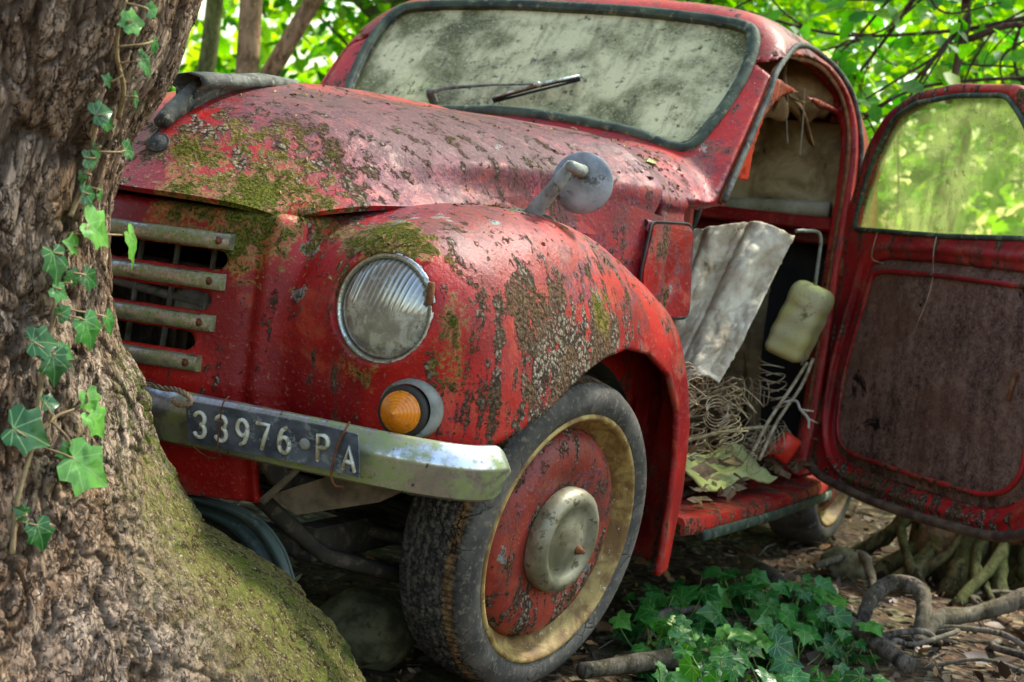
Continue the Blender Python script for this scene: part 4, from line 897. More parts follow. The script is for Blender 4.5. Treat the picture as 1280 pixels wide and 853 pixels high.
# ---- loose things inside the doorway
def fseat(U, W):
    x = .02+.46*U; z = .34+.44*W; y = 1.34+.06*(U-.5)**2*4-.07*np.sin(W*2.6)+.05*(fbm(U*6, W*6, 0*U, 4, 55)-.5); return np.stack([x, y+.10*(1-W), z-.05*(U > .93)], -1)
sheet('torn_front_seat', fseat, 60, 50, cloth('rotten_seat_cover', (.20, .16, .09), (.10, .08, .045), (.03, .025, .015), 11), car, .02)
U3 = lambda u, w: 0
C4 = np.array([[(.36,.92,.862),(.612,1.08,.866)],[(.33,.78,.44),(.560,.84,.48)]])
def fsheet(U, W):
    a = (1-U)[..., None]*C4[0, 0]+U[..., None]*C4[0, 1]; b = (1-U)[..., None]*C4[1, 0]+U[..., None]*C4[1, 1]; P = a*(1-W)[..., None]+b*W[..., None]
    n = np.array([.35, -.93, .1]); fold = .012*np.sin(U*17+W*3.5+1)*(.3+.7*np.abs(np.sin(W*3+U)))+.060*(fbm(U*5.5, W*4, 0*U, 3, 71)-.5)+.012*np.abs(fbm(U*13+W*3, W*13, 0*U, 3, 72)-.5)*2
    fold = fold-.016*np.exp(-((U-.30-.04*W)/.018)**2)-.018*np.exp(-((U-.63+.10*W)/.02)**2)
    P = P+fold[..., None]*n; P[..., 2] -= .05*W**3*np.sin(U*5+.6)*1.0+.015*(1-W)**4*np.sin(U*7); return P
o = sheet('vinyl_sheet', fsheet, 90, 110, M_vinyl, None, .004); tag(o, 'creased dirty white vinyl sheet hanging inside the open doorway', 'sheet')
mb = MB(); mb.tube(crv([(.590,1.16,.872),(.60,1.20,.876),(.618,1.27,.872),(.620,1.28,.80),(.616,1.29,.70),(.612,1.29,.55)], 5), .0045, 8); o = mb.build('bent_wire_frame', M_grey, None); tag(o, 'thin grey bent metal frame standing beside the white vinyl sheet', 'wire frame')
# yellowish plastic jug
def jug(x, y, z):
    a = np.array([.590, 1.30, .655]); ux = x-a[0]; uy = y-a[1]; uz = z-a[2]; c, s_ = math.cos(.30), math.sin(.30); X = c*ux-s_*uz; Z = s_*ux+c*uz
    X = X/.78; Z = Z/.85; b = np.maximum(np.maximum(np.abs(X)-.055, np.abs(uy)-.05), np.abs(Z)-.11); q = np.sqrt(np.maximum(np.abs(X)-.035, 0)**2+np.maximum(np.abs(uy)-.03, 0)**2+np.maximum(np.abs(Z)-.085, 0)**2)-.028
    rim = np.sqrt((np.maximum(np.hypot(X, uy)-.052, 0))**2+(Z-.055)**2)-.008
    return smin(q, rim, .01)-.006*(vnoise(x*20, y*20, z*20, 77)-.5)-.0015*np.sin(Z*110)
V, Q = snet(jug, (.44, 1.14, .49), (.72, 1.40, .82), .005); o = mesh_obj('plastic_jug', V, Q, M_yellow); tag(o, 'dirty pale yellow plastic jug leaning behind the white vinyl sheet', 'jug')
# coil springs of the rotted seat
r2 = np.random.default_rng(3); mb = MB()
seatf = empty('seat_springs', (.46, 1.05, .30)); tag(seatf, 'rusty tangle of bare seat coil springs lying on the cab floor', 'seat springs')
for k in range(40):
    c = np.array([.36+.25*r2.random(), .62+.66*r2.random(), .34+.20*r2.random()]); r = .020+.022*r2.random(); tn = 3+2*r2.random(); h = .05+.05*r2.random(); n, a, b = frame(r2.normal(size=3)+[0, 0, 1.2]); t = np.linspace(0, tn*6.28, int(tn*14))
    P = c+(r*np.cos(t)*(1-.2*np.sin(t*.1)))[:, None]*a+(r*np.sin(t))[:, None]*b+((t/t[-1]-.5)*h)[:, None]*n
    mb = MB(); mb.tube(P-np.array(seatf.location), .0014, 5); mb.build('coil_spring', M_wire, seatf)
mb = MB()
for k in range(16):
    a = np.array([.36+.22*r2.random(), .70+.5*r2.random(), .31+.15*r2.random()]); d = r2.normal(size=3)*[.12, .16, .05]; mb.tube(crv([a, a+d*.5+r2.normal(size=3)*.02, a+d], 4)-np.array(seatf.location), .0016, 5)
mb.build('loose_wires', M_wire, seatf)
for i, (P, r, lb) in enumerate([([(.50,.66,.36),(.53,.80,.385),(.565,.98,.40),(.60,1.14,.405)], .0042, 'long thin dry stick lying across the rusty seat springs'), ([(.59,1.05,.34),(.60,1.12,.42),(.615,1.22,.50),(.63,1.27,.56)], .0045, 'upright dry stick leaning in the doorway, left one of two'), ([(.605,1.07,.33),(.612,1.15,.42),(.628,1.25,.50),(.635,1.30,.57)], .0045, 'upright dry stick leaning in the doorway, right one of two')]):
    mb = MB(); mb.tube(crv(P, 4), r, 6); tag(mb.build('dry_stick', M_wire), lb, 'stick')
mb = MB(); P = [(.60,1.20,.46),(.635,1.20,.47),(.66,1.16,.455),(.69,1.13,.44),(.70,1.11,.42)]; mb.tube(crv(P, 4), .0035, 6); mb.tube([(.66,1.16,.455),(.69,1.17,.455)], .0025, 5); mb.tube([(.69,1.13,.44),(.705,1.16,.43)], .002, 5); tag(mb.build('forked_twig', simple('pale_bark', (.35,.31,.25), (.5,.46,.38), .9, 40)), 'pale forked twig sticking out of the doorway by the open door', 'twig')
def fy(U, W):
    x = .50+.10*U*.4+.10*W; y = .70+.42*U; z = .348-.055*W+.012*np.sin(U*9+W*3)+.010*(fbm(U*6, W*6, 0*U, 3, 81)-.5); return np.stack([x, y, z], -1)
o = sheet('yellow_cloth', fy, 50, 24, cloth('mildewed_yellow_cloth', (.36, .36, .12), (.46, .47, .22), (.13, .13, .06), 10), None, .004); tag(o, 'crumpled yellow-green cloth lying on the sill of the doorway', 'cloth')
mb = MB(); mb.box((.60,1.28,.345), (.07, .05, .05), ax=frame((.4, .3, .9))[0:3], bev=.008); mb.tube([(.60,1.28,.36),(.57,1.24,.33)], .012, 8); tag(mb.build('red_lamp_piece', simple('cracked_red_plastic', (.55,.02,.01), (.75,.06,.03), .4, 20)), 'bright red broken plastic piece among the seat springs', 'plastic piece')
mb = MB(); r3 = np.random.default_rng(5)
for k in range(260):
    c = np.array([.36+.28*r3.random(), .56+.92*r3.random(), .282+.09*r3.random()**2]); n, a, b = frame(r3.normal(size=3)+[0, 0, 1]); s = .010+.022*r3.random(); mb.add([c-a*s, c+b*s*.6+n*.006, c+a*s, c-b*s*.6-n*.003], [(0, 1, 2, 3)])
o = mb.build('leaf_debris', simple('brown_leaf_debris', (.10,.06,.03), (.24,.16,.09), .9, 60)); tag(o, 'brown dead leaves and crumbs covering the cab floor', 'debris', kind='stuff')
mb = MB(); mb.prism([(.0,.0),(.03,.004),(.034,.022),(.018,.034),(.004,.026)], (0, .012), lambda u, v, w: (.585+u, .86+w, .262+v+.0)); tag(mb.build('plaster_chip', simple('pale_chip', (.45,.40,.28), (.6,.56,.42), .9, 60), smooth=False), 'small pale chip standing on the red running board edge', 'chip')

from mathutils.bvhtree import BVHTree
def bvh(o):
    me = o.data; return BVHTree.FromPolygons([tuple(v.co) for v in me.vertices], [tuple(p.vertices) for p in me.polygons])
TR = [bvh(o) for o in (hood, shell, fenL, nose)]
def drop(x, y):
    b = None
    for t in TR:
        h = t.ray_cast(Vector((x, y, 1.6)), Vector((0, 0, -1)))
        if h[0] is not None and (b is None or h[0].z > b[0].z): b = (h[0], h[1])
    return b
rq = np.random.default_rng(21); mb = MB(); mc2 = MB()
def crumb(m, x, y, s):
    h = drop(x, y)
    if h is None: return
    n, a, b = frame(tuple(h[1] if h[1].z > 0 else -h[1])); c = np.array(h[0]); t = rq.uniform(0, 6.3); d = math.cos(t)*a+math.sin(t)*b; e = np.cross(n, d)
    m.add([c-d*s, c+e*s*.5+n*s*.7, c+d*s*.9+n*s*.25, c-e*s*.5+n*s*.3, c+n*s*.1], [(0, 1, 2), (0, 2, 3), (0, 4, 1), (1, 4, 2)])
for (cx_, cy_, sx_, sy_, n_) in [(.46,.56,.06,.05,60),(.50,.50,.05,.03,40),(.36,.60,.10,.05,30),(.20,.66,.25,.04,40),(.46,-.05,.03,.05,50),(.43,-.12,.02,.05,30),(.30,-.42,.04,.01,30),(.44,-.455,.05,.01,40),(.2,.2,.25,.35,60),(.55,-.1,.06,.2,30),(.05,-.2,.05,.12,40)]:
    for k in range(n_): crumb(mb, cx_+rq.normal()*sx_, cy_+rq.normal()*sy_, rq.uniform(.0025, .007))
o = mb.build('fallen_crumbs', simple('brown_bud_scales', (.12,.06,.02), (.42,.26,.09), .9, 80), None, smooth=False, fix=False); tag(o, 'brown bud scales and crumbs fallen onto bonnet and scuttle', kind='stuff')
for (x, y, s, lb) in [(.10,.47,.030,'small yellow-green leaf lying on the scuttle behind the bonnet'),(.47,.50,.024,'small green leaf caught near the windscreen corner')]:
    h = drop(x, y); m = MB(); n, a, b = frame(tuple(h[1])); c = np.array(h[0])+n*.003; m.add([c-a*s, c-b*s*.4+n*.004, c+a*s, c+b*s*.4+n*.004], [(0, 1, 2), (0, 2, 3)]); m.tube([c+a*s*.9, c+a*s*1.7+n*.004], .0009, 5)
    tag(m.build('fallen_leaf', simple('fresh_leaf', (.18,.34,.03), (.35,.45,.06), .5, 60)), lb, 'leaf')
# ================================================================== GROUND
def gz(x, y):
    x = np.asarray(x, float); y = np.asarray(y, float); r = np.hypot(x-.3, y-.5)
    near = .035*(fbm(x*1.6, y*1.6, 0*x, 3, 101)-.5)+.022*(fbm(x*7, y*7, 0*x, 3, 102)-.5)
    far = sstep(3, 30, r)*(2.4*(fbm(x*.05, y*.05, 0*x, 3, 103)-.42))
    bank = .16*sstep(1.15, 2.2, x)*sstep(-.2, 1.2, y)*sstep(5, 3, y)
    return -.012+near*(.4+.6*sstep(.0, .5, np.minimum(np.hypot(x-.58, y), np.hypot(x-.55, y-2))))+far+bank
t_ = np.linspace(-1, 1, 420); ax_ = 2.2*t_+90*np.abs(t_)**5*np.sign(t_)
X, Y = np.meshgrid(ax_+.6, ax_+.8, indexing='ij'); Z = gz(X, Y)+.008*(fbm(X*28, Y*28, 0*X, 3, 104)-.5)
i = np.arange(419)[:, None]*420+np.arange(419)[None]; Q = np.stack([i, i+420, i+421, i+1], -1).reshape(-1, 4)
def groundmat():
    t = NT('forest_floor'); n1 = t.noise(3.5, 7, .62); n2 = t.noise(34, 7, .7, dist=.8); n3 = t.noise(140, 5, .7); v = t.vor(46, out_='Color', v=t.mix(.05, t.co(), t.noise(18, 3, .6, col=True), 'ADD')); vd = t.vor(46, v=t.mix(.05, t.co(), t.noise(18, 3, .6, col=True), 'ADD'))
    s = t.n('SeparateColor'); t.put(s.inputs[0], v)
    col = t.mix(t.ramp(n2, .38, .62), (.020, .013, .008), (.085, .052, .028)); col = t.mix(t.ramp(s.outputs[0], .55, .8), col, (.11, .06, .03)); col = t.mix(t.ramp(s.outputs[1], .8, .95), col, (.22, .17, .10))
    col = t.mix(t.math('MULTIPLY', t.ramp(n1, .55, .68), .5), col, (.05, .065, .015)); col = t.mix(t.ramp(n3, .6, .7), col, (.25, .19, .12))
    return t.end(t.bsdf(col, .92, 0, t.bump(t.math('ADD', t.math('MULTIPLY', vd, 1.2), t.math('ADD', n2, t.math('MULTIPLY', n3, .5))), .9, .012), .2))
g = mesh_obj('forest_ground', np.stack([X, Y, Z], -1).reshape(-1, 3), Q, groundmat()); tag(g, 'dark forest soil littered with dead leaves', kind='structure')
# dead leaves and bits lying on it
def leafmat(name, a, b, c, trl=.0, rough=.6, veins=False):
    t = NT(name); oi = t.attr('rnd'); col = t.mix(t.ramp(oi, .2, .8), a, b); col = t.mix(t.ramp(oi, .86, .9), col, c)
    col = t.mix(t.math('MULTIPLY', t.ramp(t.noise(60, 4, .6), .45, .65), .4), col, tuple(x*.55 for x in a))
    if veins:
        u = t.n('UVMap'); s = t.n('SeparateXYZ'); t.put(s.inputs[0], u.outputs[0]); x = t.math('ABSOLUTE', s.outputs[0]); y = t.math('SUBTRACT', s.outputs[1], .06); m = 0
        for a_ in (0, 42, 82, 118):
            ca, sa = math.sin(R_(a_)), math.cos(R_(a_)); d = t.math('ABSOLUTE', t.math('SUBTRACT', t.math('MULTIPLY', x, sa), t.math('MULTIPLY', y, ca))); al = t.math('ADD', t.math('MULTIPLY', x, ca), t.math('MULTIPLY', y, sa))
            k = t.math('MULTIPLY', t.ramp(d, .006, .022, 1, 0), t.ramp(al, 0, .04)); m = k if m == 0 else t.math('MAXIMUM', m, k)
        col = t.mix(t.math('MULTIPLY', m, .5), col, (.26, .42, .16))
    b_ = t.bsdf(col, rough, 0, t.bump(t.noise(90, 4, .6), .3, .002), .45)
    if trl:
        tl = t.n('BsdfTranslucent'); t.put(tl.inputs[0], t.mix(1., col, (1.5, 1.6, .25), 'MULTIPLY')); b_ = t.mixs(trl, b_, tl.outputs[0])
    return t.end(b_)
LS = np.array([(0, 0), (.26, .28), (.22, .68), (0, 1.), (-.22, .68), (-.26, .28)])
def leaf_cloud(name, P, D, N, S, mat, parent=None, fold=.25, curl=.25, wid=1.):
    """P base points, D pointing directions, N normals, S sizes; two quads per leaf"""
    n = len(P); D = D/np.linalg.norm(D, axis=1)[:, None]; N = N-D*(N*D).sum(1)[:, None]; N /= np.linalg.norm(N, axis=1)[:, None]+1e-9; B = np.cross(D, N)
    V = np.zeros((n, 6, 3)); 
    for k, (u, v) in enumerate(LS): V[:, k] = P+S[:, None]*(B*u*wid+D*v+N*(abs(u)*fold-curl*v*v))
    b = np.arange(n)[:, None]*6; Q = np.concatenate([b+[0, 1, 2, 3], b+[0, 3, 4, 5]], 0)
    o = mesh_obj(name, V.reshape(-1, 3), Q, mat, parent); fattr(o, 'rnd', np.repeat(np.random.default_rng(n).random(n), 6)); return o
M_dead = leafmat('dead_leaves', (.055, .030, .016), (.15, .085, .040), (.30, .15, .055))
n = 5200; x = rng.uniform(-1.2, 3.2, n); y = rng.uniform(-1.6, 5.5, n); N = rng.normal(size=(n, 3))*.55+[0, 0, 1]; D = rng.normal(size=(n, 3))*[1, 1, .25]
o = leaf_cloud('leaf_litter', np.stack([x, y, gz(x, y)+.006+.012*rng.random(n)], 1), D, N, .022+.04*rng.random(n)**2, M_dead, fold=.4, curl=-.1, wid=1.3); tag(o, 'curled brown dead leaves strewn over the soil', kind='stuff')
mb = MB()
for k in range(420):
    x, y = rng.uniform(.2, 2.), rng.uniform(-.5, 3.2); a = rng.uniform(0, 6.3); L = rng.uniform(.03, .16); z = float(gz(x, y))+.008; d = np.array([math.cos(a), math.sin(a), rng.normal()*.12])*L; p = np.array([x, y, z])
    mb.tube([p, p+d*.5+rng.normal(size=3)*.006, p+d], [.0024, .002, .0012], 4)
o = mb.build('small_twigs', simple('twig_bark', (.10, .07, .045), (.27, .21, .15), .9, 60), fix=False); tag(o, 'thin dry twigs and stalks scattered on the soil', kind='stuff')
# ================================================================== THE BIG LEANING TREE
EA = np.array([.896, .444]); EV = np.array([-.444, .896]); TC = np.array([-.015, -.997])
rz_z = [-.2,.0,.07,.11,.17,.24,.29,.35,.43,.52,.58,.68,.78,.84,.93,1.05,1.4,2.4,3.4]
rz_r = [.86,.80,.765,.74,.70,.625,.540,.462,.405,.373,.336,.318,.315,.322,.335,.35,.35,.33,.28]
cs_z = [-.2,.6,.78,.85,.93,1.05,1.4,2.4,3.4]; cs_e = [0,0,0,.010,.038,.062,.15,.40,.62]
b0_z = [-.2,.0,.2,.4,.6,.8,1.1,2.4,3.4]; b0_r = [.60,.54,.46,.38,.335,.315,.345,.33,.28]
def trunk_pt(th, z):
    root = np.exp(-(np.angle(np.exp(1j*(th-R_(22))))/R_(38))**2)
    r = spl(z, b0_z, b0_r)*(1-root)+spl(z, rz_z, rz_r)*root
    low = sstep(.6, .0, z)
    r = r+low*.05*np.sin(th*4+1.3)*(1-root)+.012*np.sin(th*3+z*3)*(1-low)
    ce = spl(z, cs_z, cs_e)
    # the root sags: lower its crest outward
    return r, ce, root
def trunk_xyz(th, z, dr=0):
    r, ce, root = trunk_pt(th, z); r = r+dr; c = TC+ce[..., None]*EA if np.ndim(ce) else TC+ce*EA
    d = np.cos(th)[..., None]*EA+np.sin(th)[..., None]*EV
    xy = c+r[..., None]*d; return np.concatenate([xy, np.asarray(z)[..., None]], -1)
ths = np.concatenate([np.linspace(-2.75, .95, 640)[:-1], np.linspace(.95, 2*math.pi-2.75, 60)[:-1]]); zs = np.concatenate([np.linspace(-.15, 1.22, 430)[:-1], np.linspace(1.22, 3.3, 120)])
TH_, ZZ = np.meshgrid(ths, zs, indexing='ij'); P0 = trunk_xyz(TH_, ZZ); _, _, rt = trunk_pt(TH_, ZZ)
rootw = np.clip(sstep(.28, .75, rt+.35*(fbm(P0[..., 0]*7, P0[..., 1]*7, P0[..., 2]*7, 3, 109)-.5))*sstep(.50, .34, ZZ+.15*(fbm(P0[..., 0]*9, P0[..., 1]*9, P0[..., 2]*9, 3, 110)-.5)), 0, 1)
# bark lives in a frame that runs along the stem: u around, w along
ang = TH_*.40; wx = P0[..., 0]*1.; 
qx, qy, qz = P0[..., 0], P0[..., 1], P0[..., 2]
wq = [fbm(qx*6, qy*6, qz*4, 3, 111+k)-.5 for k in range(3)]
sh = qz*.28
def lines(n_, w): return np.exp(-((n_-.5)/w)**2)
xx_, yy_ = qx-sh*.9, qy-sh*.4
big = fbm(xx_*13+wq[0]*2.2, yy_*13+wq[1]*2.2, qz*2.0+wq[2]*1.2, 3, 121, .45); m1 = fbm(xx_*31+wq[1]*3, yy_*31+wq[0]*3, qz*4.2+wq[2]*2.5, 3, 123, .5); m2 = fbm(xx_*60+wq[2]*4, yy_*60+wq[0]*4, qz*10+wq[1]*4, 3, 125, .55)
m3 = fbm(xx_*40+wq[2]*8, yy_*40, qz*46+wq[1]*9+xx_*14, 2, 128)
L1 = lines(m1, .034); L2 = lines(m2, .040); L3 = lines(m3, .030)*sstep(.52, .66, big); LB = lines(big, .035)
bark = .014*(big-.5)+.006*(m1-.5)-.0080*L1-.0045*L2-.0030*L3-.007*LB+.009*(m2-.5)
ck = np.clip(L1+.65*L2+.55*L3+LB, 0, 1)
sm_ = .016*(fbm(qx*24, qy*24, qz*30, 5, 131, .6)-.5)+.012*(fbm(qx*70, qy*70, qz*90, 3, 133, .6)-.5)+.022*(fbm(qx*5, qy*5, qz*7, 3, 132)-.5)
c1, c2 = worley(qx*11+wq[0]*3, qy*11+wq[1]*3, qz*30+wq[2]*5+qx*6, 135); sm_ -= .006*(1-sstep(0, .09, c2-c1))*sstep(.45, .6, fbm(qx*5, qy*5, qz*5, 2, 136))
for (zc, xc, a_, w_) in ((.315, .33, .02, .013), (.205, .42, .018, .012)): sm_ -= a_*np.exp(-((qz-zc-.12*(qx-xc)**2)/w_)**2)*np.exp(-((qx-xc)/.13)**2)*(rt > .12)
disp = bark*(1-rootw)+sm_*rootw
V = trunk_xyz(TH_, ZZ, disp); a, b = TH_.shape; i = np.arange(a)[:, None]*b+np.arange(b-1)[None]; j = ((np.arange(a)+1) % a)[:, None]*b+np.arange(b-1)[None]; Q = np.stack([i, j, j+1, i+1], -1).reshape(-1, 4)
def barkmat(name, c1=(.16, .10, .062), c2=(.50, .37, .27), c3=(.27, .155, .08), crack=True, sc_=1.):
    t = NT(name); v = t.co(scale=(1, 1, .35)); n1 = t.noise(26*sc_, 7, .68, v=v, dist=.6); n2 = t.noise(110*sc_, 6, .72, v=v); n3 = t.noise(5*sc_, 5, .6)
    col = t.mix(t.ramp(n1, .36, .62), c1, c2); col = t.mix(t.math('MULTIPLY', t.ramp(n3, .4, .62), .55), col, c3); col = t.mix(t.ramp(n2, .56, .68), col, tuple(min(1, x*1.35) for x in c2)); col = t.mix(t.ramp(n2, .44, .34), col, tuple(x*.35 for x in c1))
    if crack:
        ck = t.attr('crack'); vs_ = t.co(scale=(1, 1, .20)); w_ = t.mix(.04, vs_, t.noise(16, 3, .6, col=True), 'ADD')
        l1 = t.ramp(t.math('ABSOLUTE', t.math('SUBTRACT', t.noise(62, 3, .5, v=w_), .5)), .0, .035, 1, 0); l2 = t.ramp(t.math('ABSOLUTE', t.math('SUBTRACT', t.noise(120, 3, .55, v=w_), .5)), .0, .04, 1, 0)
        lk = t.math('MAXIMUM', t.math('MAXIMUM', l1, t.math('MULTIPLY', l2, .6)), ck); lk = t.math('MULTIPLY', lk, t.math('SUBTRACT', 1, t.math('MULTIPLY', t.attr('root'), .6)))
        col = t.mix(t.math('MULTIPLY', lk, .90), col, (.016, .010, .007)); rw = t.attr('root'); n4 = t.noise(58, 6, .7, dist=.5); n5 = t.noise(190, 4, .7)
        rc = t.mix(t.ramp(n4, .40, .58), (.045, .032, .010), (.30, .22, .085)); rc = t.mix(t.ramp(t.noise(7, 5, .6), .52, .68), rc, t.mix(t.ramp(n4, .43, .56), (.025, .030, .006), (.15, .16, .035))); rc = t.mix(t.ramp(n5, .55, .62), rc, (.44, .38, .19)); rc = t.mix(t.ramp(t.noise(9, 4, .6, dist=1), .60, .68), rc, (.045, .045, .022))
        col = t.mix(rw, col, rc); col = t.mix(t.math('MULTIPLY', t.attr('moss'), t.ramp(n4, .42, .6)), col, (.09, .12, .012)); n2 = t.math('ADD', n2, t.math('MULTIPLY', t.math('MULTIPLY', n4, rw), 1.5))
    return t.end(t.bsdf(col, .88, 0, t.bump(t.math('ADD', t.math('MULTIPLY', n1, 1.2), t.math('SUBTRACT', n2, t.math('MULTIPLY', lk, 1.5)) if crack else n2), .9, .006), .1))
tree = mesh_obj('tree_trunk', V.reshape(-1, 3), Q, barkmat('rugged_bark')); tag(tree, 'thick leaning tree trunk with rugged bark and a broad mossy root', 'tree')
fattr(tree, 'crack', (ck**2*.8*(1-rootw)+np.clip(1-sstep(0, .07, c2-c1), 0, 1)*.8*rootw*sstep(.45, .6, fbm(qx*5, qy*5, qz*5, 2, 136))).ravel()); fattr(tree, 'root', rootw.ravel())
fattr(tree, 'moss', (np.exp(-((TH_-.12)/.30)**2)*sstep(.62, .50, ZZ)*.9).ravel())
# ivy climbing the trunk: (angle, height, size, turn, tilt)
IVY = []
IVYP = [('small ivy spray with few leaves, highest on the trunk', [(-0.508, 0.983, 0.03, 0.23, 0.3), (-0.454, 1.003, 0.02, 0.4, 0.3), (-0.547, 0.98, 0.02, 3.37, 0.3), (-0.376, 0.938, 0.032, -0.56, 0.4), (-0.368, 0.961, 0.02, -1.17, 0.2), (-0.508, 0.913, 0.017, 2.67, 0.2), (-0.305, 0.893, 0.022, -0.99, 0.2)], [(-0.297, 0.871), (-0.368, 0.907), (-0.485, 0.944), (-0.532, 0.98), (-0.54, 1.008)]), ('ivy spray of small leaves at the middle of the trunk, above bonnet badge height', [(-0.454, 0.874, 0.03, 0.4, 0.5), (-0.391, 0.862, 0.022, -0.3, 0.3), (-0.415, 0.817, 0.024, 0.05, 0.4), (-0.383, 0.826, 0.019, -0.47, 0.2), (-0.383, 0.775, 0.026, 0.05, 0.4), (-0.305, 0.773, 0.017, -0.65, 0.2), (-0.196, 0.834, 0.026, 0.05, 0.3), (-0.422, 0.792, 0.017, -1.52, 0.2)], [(-0.407, 0.744), (-0.376, 0.778), (-0.368, 0.826), (-0.415, 0.865), (-0.415, 0.89)]), ('lush ivy spray with large bright leaves beside the grille bars', [(-0.329, 0.728, 0.052, -0.47, 0.8), (-0.055, 0.708, 0.05, -1.17, 0.8), (-0.524, 0.683, 0.043, -1.34, 0.7), (-0.446, 0.711, 0.025, 2.84, 0.4), (-0.493, 0.652, 0.027, -0.47, 0.4), (-0.344, 0.669, 0.029, -0.47, 0.4), (-0.376, 0.604, 0.043, -1.17, 0.7), (-0.563, 0.593, 0.038, 0.05, 0.6), (-0.469, 0.579, 0.024, -0.47, 0.4), (-0.532, 0.562, 0.04, -1.43, 0.7), (-0.251, 0.613, 0.031, -0.99, 0.6), (-0.469, 0.629, 0.022, 0.58, 0.3), (-0.43, 0.674, 0.02, 1.27, 0.3)], [(-0.555, 0.5), (-0.524, 0.562), (-0.477, 0.624), (-0.454, 0.683), (-0.422, 0.722)]), ('ivy spray with dark glossy leaves lowest on the trunk', [(-0.618, 0.484, 0.054, -0.3, 0.7), (-0.422, 0.441, 0.063, -0.56, 0.9), (-0.391, 0.52, 0.031, -1.17, 0.5), (-0.368, 0.495, 0.044, -0.73, 0.6), (-0.594, 0.366, 0.036, -1.17, 0.6), (-0.641, 0.394, 0.02, 2.67, 0.3), (-0.532, 0.52, 0.022, 0.05, 0.3), (-0.485, 0.461, 0.025, 3.37, 0.3)], [(-0.657, 0.343), (-0.626, 0.405), (-0.555, 0.475), (-0.485, 0.5), (-0.407, 0.509)])]
def ivy_shape():
    h = [(0, .06), (.10, -.10), (.30, -.16), (.42, -.08), (.50, .02), (.45, .14), (.43, .24), (.50, .34), (.60, .46), (.48, .53), (.35, .60), (.24, .71), (.13, .86), (0, 1.02)]
    return np.array(h+[(-x, y) for x, y in h[-2:0:-1]])
IS = ivy_shape(); 
def ivy_leaf(mb, uv, base, d, nn, s, curl=.25, fold=.22, asym=0.):
    d = d/np.linalg.norm(d); nn = nn-d*(nn@d); nn /= np.linalg.norm(nn)+1e-9; b = np.cross(d, nn); rings = []; c0 = np.array([0, .34]); V = [base+s*(d*.34-nn*(curl*.34**2))]; U = [(0, .34)]
    for k in (.4, .75, 1.):
        for (x, y) in IS:
            q = c0+(np.array([x*(1+asym*np.sign(x)), y])-c0)*k; V.append(base+s*(b*q[0]+d*q[1]+nn*(fold*abs(q[0])-curl*q[1]**2-.30*q[0]**2+.02*math.sin(q[0]*22+q[1]*13)))); U.append((q[0], q[1]))
    n = len(IS); F = [(0, 1+i, 1+(i+1) % n) for i in range(n)]
    for r in range(2): F += [(1+r*n+i, 1+(r+1)*n+i, 1+(r+1)*n+(i+1) % n, 1+r*n+(i+1) % n) for i in range(n)]
    mb.add(V, F); uv.extend(U)
def finish_leaves(o, uv, rnd):
    l = o.data.uv_layers.new(name='UVMap'); vi = np.zeros(len(o.data.loops), np.int32); o.data.loops.foreach_get('vertex_index', vi); l.data.foreach_set('uv', np.array(uv, np.float32)[vi].ravel()); fattr(o, 'rnd', rnd)
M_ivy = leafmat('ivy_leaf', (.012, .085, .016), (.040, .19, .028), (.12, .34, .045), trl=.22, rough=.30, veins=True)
M_stem = simple('ivy_stem', (.16, .10, .05), (.30, .22, .10), .8, 60); M_gst = simple('green_stalk', (.14, .20, .04), (.24, .32, .08), .6, 60)
vines = []
for vi_, (lbl, idxs, route) in enumerate(IVYP):
    root = empty('ivy_vine'); tag(root, lbl, 'ivy', 'ivy sprays climbing the big trunk')
    mb = MB(); uv = []; rnd = []; ms = MB()
    R = np.array([trunk_xyz(np.array(a), np.array(z), np.array(.012)) for a, z in route]); RC = crv(R, 8); ms.tube(RC, np.linspace(.0035, .0018, len(RC)), 6); rq = np.random.default_rng(40+vi_)
    for (a, z, s, turn, lift) in idxs:
        p = trunk_xyz(np.array(a), np.array(z), np.array(.022+.02*lift)); e = 1e-3; tu = trunk_xyz(np.array(a+.02), np.array(z))-trunk_xyz(np.array(a-.02), np.array(z)); tu /= np.linalg.norm(tu); up = np.array([0, 0, 1.]); nn = np.cross(tu, up); nn /= np.linalg.norm(nn)
        if nn @ (np.array([*EV, 0])) > 0 and abs(nn@np.array([*EA, 0])) < .5: nn = -nn
        if nn @ (p-np.array([*TC, z])) < 0: nn = -nn
        d = math.cos(turn)*tu+math.sin(turn)*up+nn*(.15+.3*lift); base = p-d*s*.45
        ivy_leaf(mb, uv, base, d, nn+up*.35+rq.normal(size=3)*.15, s, curl=.2+.2*rq.random(), asym=rq.normal()*.08)
        rnd += [rq.random()]*(1+3*len(IS)); k = int(np.argmin(((RC-base)**2).sum(1))); ms.tube(crv([RC[k], (RC[k]+base)/2+nn*.012, base+d*s*.06], 4), .0013, 5)
    o = mb.build('ivy_leaves', M_ivy, root, fix=False); finish_leaves(o, uv, rnd); ms.build('stem', M_stem, root)
